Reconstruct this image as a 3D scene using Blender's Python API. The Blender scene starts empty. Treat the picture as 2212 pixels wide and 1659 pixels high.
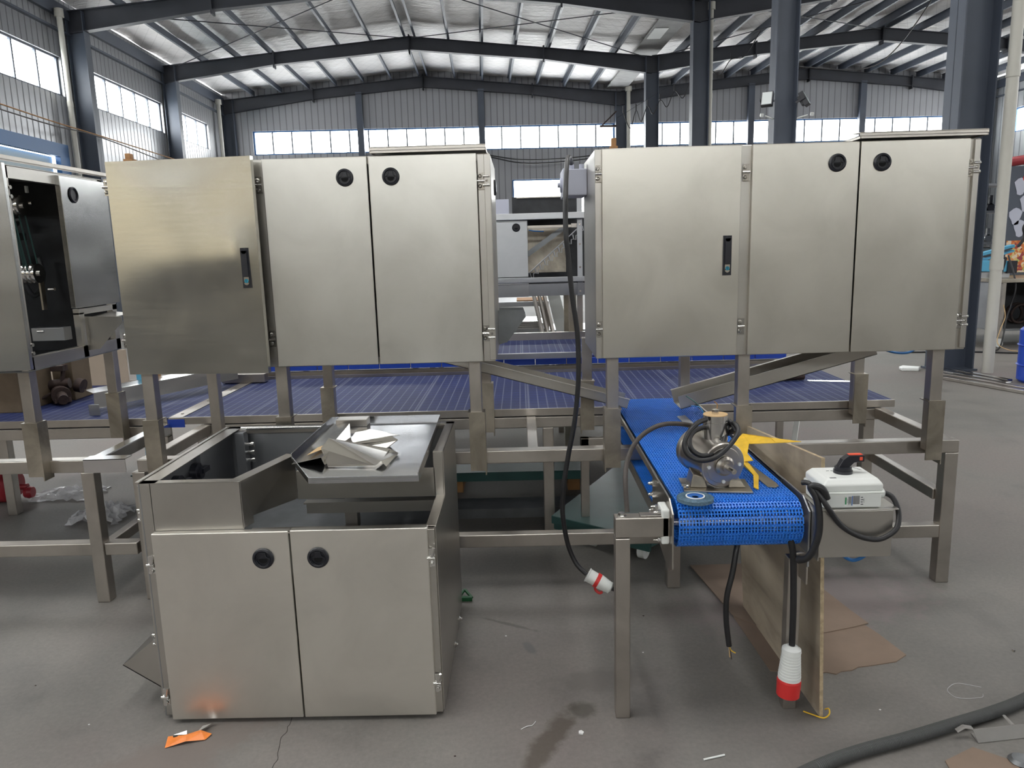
import bpy, math, random
from mathutils import Vector, Matrix
random.seed(7)
scene = bpy.context.scene
COL = scene.collection
PI = math.pi

# ------------------------------------------------------------------ camera, world, light, exposure
F_PX, PITCH, YAW, ROLL = 1617.3, 0.179386, -0.015355, -0.028291
cam = bpy.data.cameras.new('camera'); camo = bpy.data.objects.new('camera', cam); COL.objects.link(camo)
cam.sensor_width = 36; cam.lens = F_PX / 2212 * 36; cam.clip_end = 300; cam.clip_start = 0.05
fw = Vector((math.sin(YAW) * math.cos(PITCH), math.cos(YAW) * math.cos(PITCH), -math.sin(PITCH)))
rt = Vector((math.cos(YAW), -math.sin(YAW), 0)); up = rt.cross(fw)
r2 = math.cos(ROLL) * rt + math.sin(ROLL) * up; u2 = -math.sin(ROLL) * rt + math.cos(ROLL) * up
camo.matrix_world = Matrix(((r2.x, u2.x, -fw.x, 0), (r2.y, u2.y, -fw.y, 0), (r2.z, u2.z, -fw.z, 1.6), (0, 0, 0, 1)))
scene.camera = camo
scene.view_settings.view_transform = 'Standard'; scene.view_settings.look = 'None'
scene.view_settings.gamma = 1; scene.view_settings.exposure = 0.0; scene.view_settings.use_curve_mapping = False
scene.cycles.use_denoising = True
scene.cycles.max_bounces = 8; scene.cycles.diffuse_bounces = 5; scene.cycles.glossy_bounces = 5
scene.cycles.transparent_max_bounces = 8; scene.cycles.sample_clamp_indirect = 6
scene.cycles.use_adaptive_sampling = True; scene.cycles.adaptive_threshold = 0.02
SKY = 22.0
world = bpy.data.worlds.new('world'); scene.world = world; world.use_nodes = True
wn = world.node_tree.nodes['Background']; wn.inputs[0].default_value = (1.0, 0.985, 0.96, 1); wn.inputs[1].default_value = SKY

TH = math.radians(2.8)                      # the hall is turned a little against the machines
MH = Matrix.Rotation(TH, 4, 'Z')
def portal(c, sx, sy, d):
    """daylight portal in an opening of the hall; c in hall coordinates, d = direction it lets light travel"""
    l = bpy.data.lights.new('daylight_portal', 'AREA'); l.shape = 'RECTANGLE'; l.size = sx; l.size_y = sy; l.energy = 10
    l.cycles.is_portal = True
    o = bpy.data.objects.new('daylight_portal', l); COL.objects.link(o)
    z = -Vector(d).normalized(); x = Vector((0, 0, 1)).cross(z) if abs(z.z) < .9 else Vector((1, 0, 0)); x.normalize(); y = z.cross(x)
    m = Matrix(((x.x, y.x, z.x, c[0]), (x.y, y.y, z.y, c[1]), (x.z, y.z, z.z, c[2]), (0, 0, 0, 1)))
    o.matrix_world = MH @ m
    return o

# ------------------------------------------------------------------ materials
def new_mat(name):
    m = bpy.data.materials.new(name); m.use_nodes = True
    nt = m.node_tree; b = nt.nodes['Principled BSDF']
    return m, nt, b
def N(nt, t, **kw):
    n = nt.nodes.new(t)
    for k, v in kw.items(): setattr(n, k, v)
    return n
def coords(nt, scale, kind='Object', rot=(0, 0, 0)):
    tc = N(nt, 'ShaderNodeTexCoord'); mp = N(nt, 'ShaderNodeMapping')
    mp.inputs['Scale'].default_value = scale; mp.inputs['Rotation'].default_value = rot
    nt.links.new(tc.outputs[kind], mp.inputs[0]); return mp.outputs[0]
def noise(nt, vec, scale=1, detail=4, rough=.55, dist=0):
    n = N(nt, 'ShaderNodeTexNoise'); n.inputs['Scale'].default_value = scale; n.inputs['Detail'].default_value = detail
    n.inputs['Roughness'].default_value = rough; n.inputs['Distortion'].default_value = dist
    nt.links.new(vec, n.inputs['Vector']); return n.outputs['Fac']
def ramp(nt, fac, stops):
    r = N(nt, 'ShaderNodeValToRGB'); e = r.color_ramp.elements
    while len(e) < len(stops): e.new(0.5)
    for el, (p, c) in zip(e, stops):
        el.position = p; el.color = (c, c, c, 1) if not hasattr(c, '__len__') else (*c, 1)
    nt.links.new(fac, r.inputs[0]); return r.outputs[0]
def bump(nt, b, h, strength=.2, dist=.002):
    n = N(nt, 'ShaderNodeBump'); n.inputs['Strength'].default_value = strength; n.inputs['Distance'].default_value = dist
    nt.links.new(h, n.inputs['Height']); nt.links.new(n.outputs[0], b.inputs['Normal']); return n
def mixc(nt, f, a, c):
    m = N(nt, 'ShaderNodeMix', data_type='RGBA')
    for s, v in ((m.inputs[0], f), (m.inputs[6], a), (m.inputs[7], c)):
        if hasattr(v, 'is_linked') or hasattr(v, 'links'): nt.links.new(v, s)
        elif hasattr(v, '__len__'): s.default_value = (*v, 1)
        else: s.default_value = v
    return m.outputs[2]
def plain(name, col, rough=.5, metal=0, var=.0, vscale=8, bmp=0, bscale=60):
    m, nt, b = new_mat(name)
    b.inputs['Base Color'].default_value = (*col, 1); b.inputs['Roughness'].default_value = rough; b.inputs['Metallic'].default_value = metal
    if var:
        f = noise(nt, coords(nt, (vscale,) * 3), 1, 5)
        c = ramp(nt, f, [(.3, tuple(x * (1 - var) for x in col)), (.7, tuple(min(1, x * (1 + var)) for x in col))])
        nt.links.new(c, b.inputs['Base Color'])
    if bmp: bump(nt, b, noise(nt, coords(nt, (bscale,) * 3), 1, 3), bmp)
    return m
def steel(name, col=(.60, .58, .54), rough=.33, grain=(6, 6, 260), smudge=.06, wob=.0, wscale=(2, 2, 2), aniso=.0):
    m, nt, b = new_mat(name)
    b.inputs['Metallic'].default_value = 1
    g = noise(nt, coords(nt, grain), 1, 2, .6)
    s = noise(nt, coords(nt, (3.1, 3.1, 3.1)), 1, 6, .6, .6)
    rr = N(nt, 'ShaderNodeMath', operation='MULTIPLY_ADD'); nt.links.new(g, rr.inputs[0]); rr.inputs[1].default_value = .07; rr.inputs[2].default_value = rough - .035
    r3 = N(nt, 'ShaderNodeMath', operation='MULTIPLY_ADD'); nt.links.new(s, r3.inputs[0]); r3.inputs[1].default_value = .12; nt.links.new(rr.outputs[0], r3.inputs[2])
    r4 = N(nt, 'ShaderNodeMath', operation='SUBTRACT'); nt.links.new(r3.outputs[0], r4.inputs[0]); r4.inputs[1].default_value = .06
    nt.links.new(r4.outputs[0], b.inputs['Roughness'])
    c = ramp(nt, s, [(.3, tuple(x * (1 - smudge) for x in col)), (.62, tuple(min(1, x * (1 + smudge)) for x in col))])
    nt.links.new(c, b.inputs['Base Color'])
    if wob:
        w = noise(nt, coords(nt, wscale), 1, 1.5, .4)
        b2 = N(nt, 'ShaderNodeBump'); b2.inputs['Strength'].default_value = 1; b2.inputs['Distance'].default_value = wob
        nt.links.new(w, b2.inputs['Height']); nt.links.new(b2.outputs[0], b.inputs['Normal'])
    return m
M = {}
M['door_soft'] = steel('soft_brushed_door_steel', (.77, .74, .685), .38, (5, 5, 200), wob=.006, wscale=(1.6, 1.6, 1.1))
M['door_sharp'] = steel('brushed_flat_door_steel', (.62, .595, .54), .325, (5, 5, 200), wob=.006, wscale=(1.6, 1.6, 1.1))
M['door'] = steel('brushed_door_steel', (.60, .585, .545), .335, (5, 5, 200), wob=.010, wscale=(1.6, 1.6, 1.1))
M['door_wavy'] = steel('polished_wavy_steel', (.70, .69, .64), .19, (4, 4, 120), smudge=.03)
M['tray'] = steel('reflective_tray_steel', (.50, .51, .53), .17, (5, 5, 5), .06, wob=.004)
M['sheet'] = steel('thin_bent_steel', (.58, .56, .52), .20, (5, 5, 5), .05)
M['sidedoor'] = steel('grey_side_door_steel', (.50, .50, .49), .22, (5, 5, 120), .04, wob=.01, wscale=(1, 1, 3))
M['body'] = steel('cabinet_steel', (.52, .50, .465), .335, wob=.006)
M['frame'] = steel('satin_tube_steel', (.48, .448, .41), .335, (40, 40, 40), .14)
M['stain'] = steel('weld_stained_steel', (.38, .345, .29), .38, (3, 3, 3), .35)
M['mirror'] = steel('bright_sheet_steel', (.66, .66, .66), .16, (5, 5, 5), .04)
M['dullsheet'] = steel('dull_sheet_steel', (.40, .41, .43), .42, (5, 5, 5), .08)
M['bolt'] = plain('bright_bolt_steel', (.72, .71, .69), .18, 1)
M['inner'] = plain('shadow_grey_steel', (.20, .21, .22), .45, .8, .15)
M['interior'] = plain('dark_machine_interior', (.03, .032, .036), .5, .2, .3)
M['blackp'] = plain('black_plastic', (.013, .014, .020), .36)
M['blackr'] = plain('recess_black', (.001, .001, .002), .9)
M['rubber'] = plain('black_rubber_cable', (.014, .014, .016), .42, 0, .2, 30)
M['brownrubber'] = plain('worn_brown_rubber', (.06, .05, .045), .55, 0, .25, 30)
M['whitep'] = plain('white_plastic', (.72, .74, .72), .38)
M['greyp'] = plain('pale_grey_plastic', (.50, .52, .62), .42)
M['redp'] = plain('red_plastic', (.62, .03, .03), .4)
M['orange'] = plain('orange_red_plastic', (.80, .10, .05), .4)
M['belt'] = plain('blue_modular_belt_plastic', (.03, .21, .74), .36, 0, .06, 20)
M['bluep'] = plain('deep_blue_plastic', (.015, .06, .42), .4)
M['bluehose'] = plain('blue_hose', (.01, .12, .35), .4)
M['green'] = plain('dark_green_paint', (.03, .085, .08), .42, 0, .2, 5)
M['yellow'] = plain('yellow_leather', (.72, .45, .03), .6, 0, .15, 20)
M['greenclip'] = plain('green_clip_plastic', (.01, .09, .03), .4)
M['orange2'] = plain('orange_foil', (.80, .22, .03), .35, 0, .1, 60)
M['tan'] = plain('tan_paper', (.55, .38, .20), .8, 0, .1, 20)
M['paleboard'] = plain('pale_beige_board', (.50, .41, .31), .8, 0, .08, 3)
M['redlens'] = plain('dark_red_plastic', (.28, .02, .03), .4)
M['skyblue'] = plain('sky_blue_paint', (.10, .40, .62), .45)
M['beampaint'] = plain('dark_grey_beam_paint', (.035, .038, .048), .55, .0, .2, 1.2)
M['colpaint'] = plain('slate_column_paint', (.065, .078, .105), .5, .0, .15, .8)
M['pvc'] = plain('old_white_pvc_pipe', (.50, .49, .44), .5, 0, .08, 2)
M['bluepaint'] = plain('blue_frame_paint', (.03, .12, .30), .5)
M['fence'] = plain('pale_blue_outside_wall', (.55, .65, .68), .7)
M['rustpipe'] = plain('rusty_iron', (.05, .032, .028), .7, .3, .4, 20)
M['grit'] = plain('blue_grey_abrasive', (.10, .17, .23), .85, 0, .3, 120, .5, 900)
M['label'] = plain('paper_label', (.75, .77, .76), .6)
M['labelblue'] = plain('blue_print', (.02, .12, .40), .6)
M['labelgreen'] = plain('green_print', (.03, .32, .12), .6)
M['print'] = plain('grey_print', (.12, .12, .13), .6)
M['chrome'] = plain('chrome', (.85, .85, .85), .1, 1)
M['tealglass'] = plain('teal_lock_face', (.03, .25, .35), .25)
M['wood'] = plain('brown_wood', (.35, .18, .07), .7, 0, .2, 10)
M['stringw'] = plain('white_fibre', (.7, .7, .7), .8)

def concrete():
    m, nt, b = new_mat('dusty_concrete')
    v = coords(nt, (1, 1, 1))
    a = noise(nt, v, .55, 6, .6, .4); c = noise(nt, v, 3.1, 8, .65, .3); d = noise(nt, v, 60, 4, .7)
    c1 = ramp(nt, a, [(.28, (.135, .132, .122)), (.45, (.175, .166, .152)), (.58, (.180, .162, .150)), (.74, (.195, .160, .158))])
    c2 = ramp(nt, c, [(.25, .50), (.42, .86), (.6, 1.0), (.8, 1.15)])
    mm = N(nt, 'ShaderNodeMix', data_type='RGBA', blend_type='MULTIPLY'); mm.inputs[0].default_value = .75
    nt.links.new(c1, mm.inputs[6]); nt.links.new(c2, mm.inputs[7])
    c3 = ramp(nt, d, [(.3, .80), (.7, 1.12)])
    m2 = N(nt, 'ShaderNodeMix', data_type='RGBA', blend_type='MULTIPLY'); m2.inputs[0].default_value = .7
    nt.links.new(mm.outputs[2], m2.inputs[6]); nt.links.new(c3, m2.inputs[7])
    out = m2.outputs[2]
    wob = noise(nt, coords(nt, (14, 14, 14)), 1, 5, .65)
    for (cx, cy, ang, lx, ly, col) in ((.165, 2.215, 1.05, .20, .045, (.062, .048, .036)), (.30, 2.37, .5, .05, .05, (.06, .055, .045)), (.135, 2.80, 1.9, .05, .022, (.10, .10, .10)), (.06, 3.0, 2.6, .14, .012, (.085, .08, .07)), (.40, 2.55, .1, .22, .08, (.12, .11, .10)), (-1.15, 2.15, .7, .5, .13, (.15, .125, .11)), (1.4, 3.1, .2, .6, .3, (.19, .155, .155))):
        mp = N(nt, 'ShaderNodeMapping', vector_type='TEXTURE'); mp.inputs['Location'].default_value = (cx, cy, 0); mp.inputs['Rotation'].default_value = (0, 0, ang); mp.inputs['Scale'].default_value = (lx, ly, 1)
        tcn = N(nt, 'ShaderNodeTexCoord'); nt.links.new(tcn.outputs['Object'], mp.inputs[0])
        ln = N(nt, 'ShaderNodeVectorMath', operation='LENGTH'); nt.links.new(mp.outputs[0], ln.inputs[0])
        ad = N(nt, 'ShaderNodeMath', operation='MULTIPLY_ADD'); nt.links.new(wob, ad.inputs[0]); ad.inputs[1].default_value = 1.6; nt.links.new(ln.outputs['Value'], ad.inputs[2])
        mk = ramp(nt, ad.outputs[0], [(0, .75), (.0, .75)]) if False else None
        mr = N(nt, 'ShaderNodeMapRange'); mr.inputs[1].default_value = 1.45; mr.inputs[2].default_value = 1.95; mr.inputs[3].default_value = .72; mr.inputs[4].default_value = 0; nt.links.new(ad.outputs[0], mr.inputs[0])
        out = mixc(nt, mr.outputs[0], out, col)
    nt.links.new(out, b.inputs['Base Color'])
    r = ramp(nt, c, [(.3, .55), (.7, .72)]); nt.links.new(r, b.inputs['Roughness'])
    bump(nt, b, d, .12, .003)
    return m
M['concrete'] = concrete()
def floor_mark(name, col, lo, hi, sc):
    m, nt, b = new_mat(name)
    f = noise(nt, coords(nt, (sc, sc, sc)), 1, 6, .6, .5)
    nt.links.new(ramp(nt, f, [(lo, col), (hi, tuple(x * 1.6 for x in col))]), b.inputs['Base Color']); b.inputs['Roughness'].default_value = .7
    return m
M['oil'] = floor_mark('old_oil_stain', (.085, .070, .056), .3, .7, 9)
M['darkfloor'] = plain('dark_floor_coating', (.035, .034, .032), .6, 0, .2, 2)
M['gutter'] = plain('galvanised_gutter', (.26, .26, .26), .75, 0, .2, 2)
M['farsteel'] = steel('cool_grey_steel', (.46, .47, .49), .36, wob=.01)
M['lampglass'] = plain('lamp_glass', (.35, .40, .40), .25)
M['floorsteel'] = plain('dull_floor_steel', (.23, .22, .21), .55, .3, .1, 5)
M['crack'] = plain('floor_crack', (.035, .03, .027), .9)

def panel_wall(name, col, axis, pitch, depth=.5, metal=.25, rough=.42):
    """sheet wall with upright joints every `pitch` metres along object axis 0 or 1"""
    m, nt, b = new_mat(name)
    tc = N(nt, 'ShaderNodeTexCoord'); sp = N(nt, 'ShaderNodeSeparateXYZ'); nt.links.new(tc.outputs['Object'], sp.inputs[0])
    d = N(nt, 'ShaderNodeMath', operation='DIVIDE'); nt.links.new(sp.outputs[axis], d.inputs[0]); d.inputs[1].default_value = pitch
    fr = N(nt, 'ShaderNodeMath', operation='FRACT'); nt.links.new(d.outputs[0], fr.inputs[0])
    line = ramp(nt, fr.outputs[0], [(0, 0.0), (.05, .15), (.12, 1), (.88, 1), (.95, .5), (1, 0)])
    s = noise(nt, coords(nt, (.5, .5, .5)), 1, 4)
    c = ramp(nt, s, [(.3, tuple(x * .92 for x in col)), (.7, tuple(x * 1.06 for x in col))])
    mm = mixc(nt, line, tuple(x * .5 for x in col), c)
    nt.links.new(mm, b.inputs['Base Color']); b.inputs['Metallic'].default_value = metal; b.inputs['Roughness'].default_value = rough
    bump(nt, b, line, depth, .02)
    return m
M['wallback'] = panel_wall('grey_back_wall_panels', (.33, .335, .355), 0, .25, .25, .2, .5)
M['wallside'] = panel_wall('ribbed_grey_side_wall', (.34, .345, .36), 1, .22, .8, .5, .36)
M['wallfront'] = panel_wall('cream_front_wall_panels', (.50, .45, .36), 0, .33, .3, 0, .6)
M['wallright'] = panel_wall('pale_right_wall_panels', (.42, .44, .46), 1, .30, .6, .1, .5)

def insulation():
    m, nt, b = new_mat('white_roof_blanket')
    v = coords(nt, (1, 1, 1))
    n1 = noise(nt, coords(nt, (1.2, 5, 1)), 1, 5, .6, .4); n2 = noise(nt, coords(nt, (.25, .6, 1)), 1, 3)
    c = ramp(nt, n2, [(.3, (.80, .775, .76)), (.7, (.93, .92, .92))])
    # netting: two diagonal sets of fine lines
    lines = []
    for sgn in (1, -1):
        tc = N(nt, 'ShaderNodeTexCoord'); sp = N(nt, 'ShaderNodeSeparateXYZ'); nt.links.new(tc.outputs['Object'], sp.inputs[0])
        a = N(nt, 'ShaderNodeMath', operation='MULTIPLY_ADD'); nt.links.new(sp.outputs[1], a.inputs[0]); a.inputs[1].default_value = sgn * .6; nt.links.new(sp.outputs[0], a.inputs[2])
        d = N(nt, 'ShaderNodeMath', operation='DIVIDE'); nt.links.new(a.outputs[0], d.inputs[0]); d.inputs[1].default_value = .32
        f = N(nt, 'ShaderNodeMath', operation='FRACT'); nt.links.new(d.outputs[0], f.inputs[0])
        lines.append(ramp(nt, f.outputs[0], [(0, .62), (.04, .62), (.07, 1), (1, 1)]))
    mu = N(nt, 'ShaderNodeMix', data_type='RGBA', blend_type='MULTIPLY'); mu.inputs[0].default_value = 1
    nt.links.new(lines[0], mu.inputs[6]); nt.links.new(lines[1], mu.inputs[7])
    m3 = N(nt, 'ShaderNodeMix', data_type='RGBA', blend_type='MULTIPLY'); m3.inputs[0].default_value = .4
    nt.links.new(c, m3.inputs[6]); nt.links.new(mu.outputs[2], m3.inputs[7])
    nt.links.new(m3.outputs[2], b.inputs['Base Color']); b.inputs['Roughness'].default_value = .6
    bump(nt, b, n1, .8, .09)
    return m
M['blanket'] = insulation()

def deck_mat():
    m, nt, b = new_mat('navy_slatted_deck')
    tc = N(nt, 'ShaderNodeTexCoord'); sp = N(nt, 'ShaderNodeSeparateXYZ'); nt.links.new(tc.outputs['Object'], sp.inputs[0])
    def fr(ax, p, off=0):
        d = N(nt, 'ShaderNodeMath', operation='DIVIDE'); nt.links.new(sp.outputs[ax], d.inputs[0]); d.inputs[1].default_value = p
        a = N(nt, 'ShaderNodeMath', operation='ADD'); nt.links.new(d.outputs[0], a.inputs[0]); a.inputs[1].default_value = off
        f = N(nt, 'ShaderNodeMath', operation='FRACT'); nt.links.new(a.outputs[0], f.inputs[0]); return f.outputs[0]
    l1 = ramp(nt, fr(0, .052), [(0, 1), (.10, 1), (.13, 0), (1, 0)])
    l2 = ramp(nt, fr(0, .312, .06), [(0, 1), (.02, 1), (.025, 0), (.04, 0), (.045, 1), (.06, 1), (.065, 0), (1, 0)])
    mx = N(nt, 'ShaderNodeMath', operation='MAXIMUM'); nt.links.new(l1, mx.inputs[0]); nt.links.new(l2, mx.inputs[1])
    fine = ramp(nt, fr(1, .0127), [(0, .25), (.22, .25), (.4, 1), (1, 1)])
    row = ramp(nt, fr(1, .0762), [(0, .15), (.08, .15), (.12, 1), (1, 1)])
    w = noise(nt, coords(nt, (2, 2, 2)), 1, 4)
    base = ramp(nt, w, [(.3, (.014, .022, .085)), (.7, (.022, .036, .14))])
    c0 = mixc(nt, fine, (.006, .009, .03), base); c1 = mixc(nt, row, (.004, .006, .02), c0)
    half = N(nt, 'ShaderNodeMath', operation='MULTIPLY'); nt.links.new(mx.outputs[0], half.inputs[0]); half.inputs[1].default_value = .30
    c2 = mixc(nt, half.outputs[0], c1, (.26, .28, .34))
    nt.links.new(c2, b.inputs['Base Color']); b.inputs['Roughness'].default_value = .55; b.inputs['Specular IOR Level'].default_value = .22
    bump(nt, b, fine, .4, .003)
    return m
M['deck'] = deck_mat()

def ply():
    m, nt, b = new_mat('weathered_plywood')
    f = noise(nt, coords(nt, (6, 1.2, 1.2)), 1, 6, .6, .8); g = noise(nt, coords(nt, (3, 3, 14)), 1, 4, .6, .5)
    c = ramp(nt, f, [(.25, (.27, .22, .165)), (.5, (.42, .355, .27)), (.75, (.50, .43, .34))])
    c2 = ramp(nt, g, [(.25, .6), (.5, 1), (.8, 1.1)])
    mm = N(nt, 'ShaderNodeMix', data_type='RGBA', blend_type='MULTIPLY'); mm.inputs[0].default_value = .8
    nt.links.new(c, mm.inputs[6]); nt.links.new(c2, mm.inputs[7]); nt.links.new(mm.outputs[2], b.inputs['Base Color']); b.inputs['Roughness'].default_value = .75
    return m
M['ply'] = ply()
M['plyedge'] = plain('plywood_edge', (.42, .33, .21), .8, 0, .25, 60)
M['card'] = plain('brown_cardboard', (.205, .150, .112), .85, 0, .10, 5)
M['cardbox'] = plain('dark_kraft_box', (.13, .095, .06), .8, 0, .25, 6)

def glass():
    m = bpy.data.materials.new('window_glass'); m.use_nodes = True; nt = m.node_tree; nt.nodes.clear()
    o = N(nt, 'ShaderNodeOutputMaterial'); mx = N(nt, 'ShaderNodeMixShader'); t = N(nt, 'ShaderNodeBsdfTransparent'); g = N(nt, 'ShaderNodeBsdfGlossy')
    t.inputs[0].default_value = (.94, .96, .97, 1); g.inputs['Roughness'].default_value = .05; mx.inputs[0].default_value = .05
    nt.links.new(t.outputs[0], mx.inputs[1]); nt.links.new(g.outputs[0], mx.inputs[2]); nt.links.new(mx.outputs[0], o.inputs[0])
    return m
M['glass'] = glass()
def frosted():
    m = bpy.data.materials.new('frosted_window_sheet'); m.use_nodes = True; nt = m.node_tree; nt.nodes.clear()
    o = N(nt, 'ShaderNodeOutputMaterial'); t = N(nt, 'ShaderNodeBsdfTransparent'); t.inputs[0].default_value = (.105, .097, .082, 1)
    nt.links.new(t.outputs[0], o.inputs[0]); return m
M['frosted'] = frosted()
M['frosted_side'] = M['frosted'].copy(); M['frosted_side'].node_tree.nodes['Transparent BSDF'].inputs[0].default_value = (.20, .19, .165, 1)
def film():
    m = bpy.data.materials.new('thin_plastic_film'); m.use_nodes = True; nt = m.node_tree; nt.nodes.clear()
    o = N(nt, 'ShaderNodeOutputMaterial'); mx = N(nt, 'ShaderNodeMixShader'); t = N(nt, 'ShaderNodeBsdfTransparent'); g = N(nt, 'ShaderNodeBsdfPrincipled')
    g.inputs['Base Color'].default_value = (.7, .7, .72, 1); g.inputs['Roughness'].default_value = .2; mx.inputs[0].default_value = .55
    nt.links.new(t.outputs[0], mx.inputs[1]); nt.links.new(g.outputs[0], mx.inputs[2]); nt.links.new(mx.outputs[0], o.inputs[0])
    return m
M['film'] = film()
def skylight():
    m = bpy.data.materials.new('translucent_skylight_sheet'); m.use_nodes = True; nt = m.node_tree; nt.nodes.clear()
    o = N(nt, 'ShaderNodeOutputMaterial'); mx = N(nt, 'ShaderNodeMixShader'); t = N(nt, 'ShaderNodeBsdfTransparent'); g = N(nt, 'ShaderNodeBsdfTranslucent')
    t.inputs[0].default_value = (.9, .9, .9, 1); g.inputs[0].default_value = (.55, .53, .47, 1); mx.inputs[0].default_value = .97
    nt.links.new(t.outputs[0], mx.inputs[1]); nt.links.new(g.outputs[0], mx.inputs[2]); nt.links.new(mx.outputs[0], o.inputs[0])
    return m
M['skylight'] = skylight()
def voronoi_mat(name, cols, scale, rough=.6):
    m, nt, b = new_mat(name)
    v = N(nt, 'ShaderNodeTexVoronoi'); v.inputs['Scale'].default_value = 1; nt.links.new(coords(nt, (scale,) * 3), v.inputs['Vector'])
    sp = N(nt, 'ShaderNodeSeparateColor'); nt.links.new(v.outputs['Color'], sp.inputs[0])
    r = N(nt, 'ShaderNodeValToRGB'); e = r.color_ramp.elements; r.color_ramp.interpolation = 'CONSTANT'
    while len(e) < len(cols): e.new(.5)
    for i, c in enumerate(cols): e[i].position = i / len(cols); e[i].color = (*c, 1)
    nt.links.new(sp.outputs[0], r.inputs[0]); nt.links.new(r.outputs[0], b.inputs['Base Color']); b.inputs['Roughness'].default_value = rough
    return m
M['food'] = voronoi_mat('printed_snack_mix', [(.55, .12, .03), (.65, .25, .06), (.35, .04, .03), (.7, .5, .2), (.45, .5, .15), (.6, .15, .04), (.75, .6, .45), (.3, .05, .06)], 26)
M['clutter'] = voronoi_mat('mixed_scrap_metal', [(.04, .04, .05), (.5, .5, .5), (.1, .1, .11), (.65, .65, .65), (.03, .03, .06), (.3, .3, .3)], 14, .4)

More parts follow.
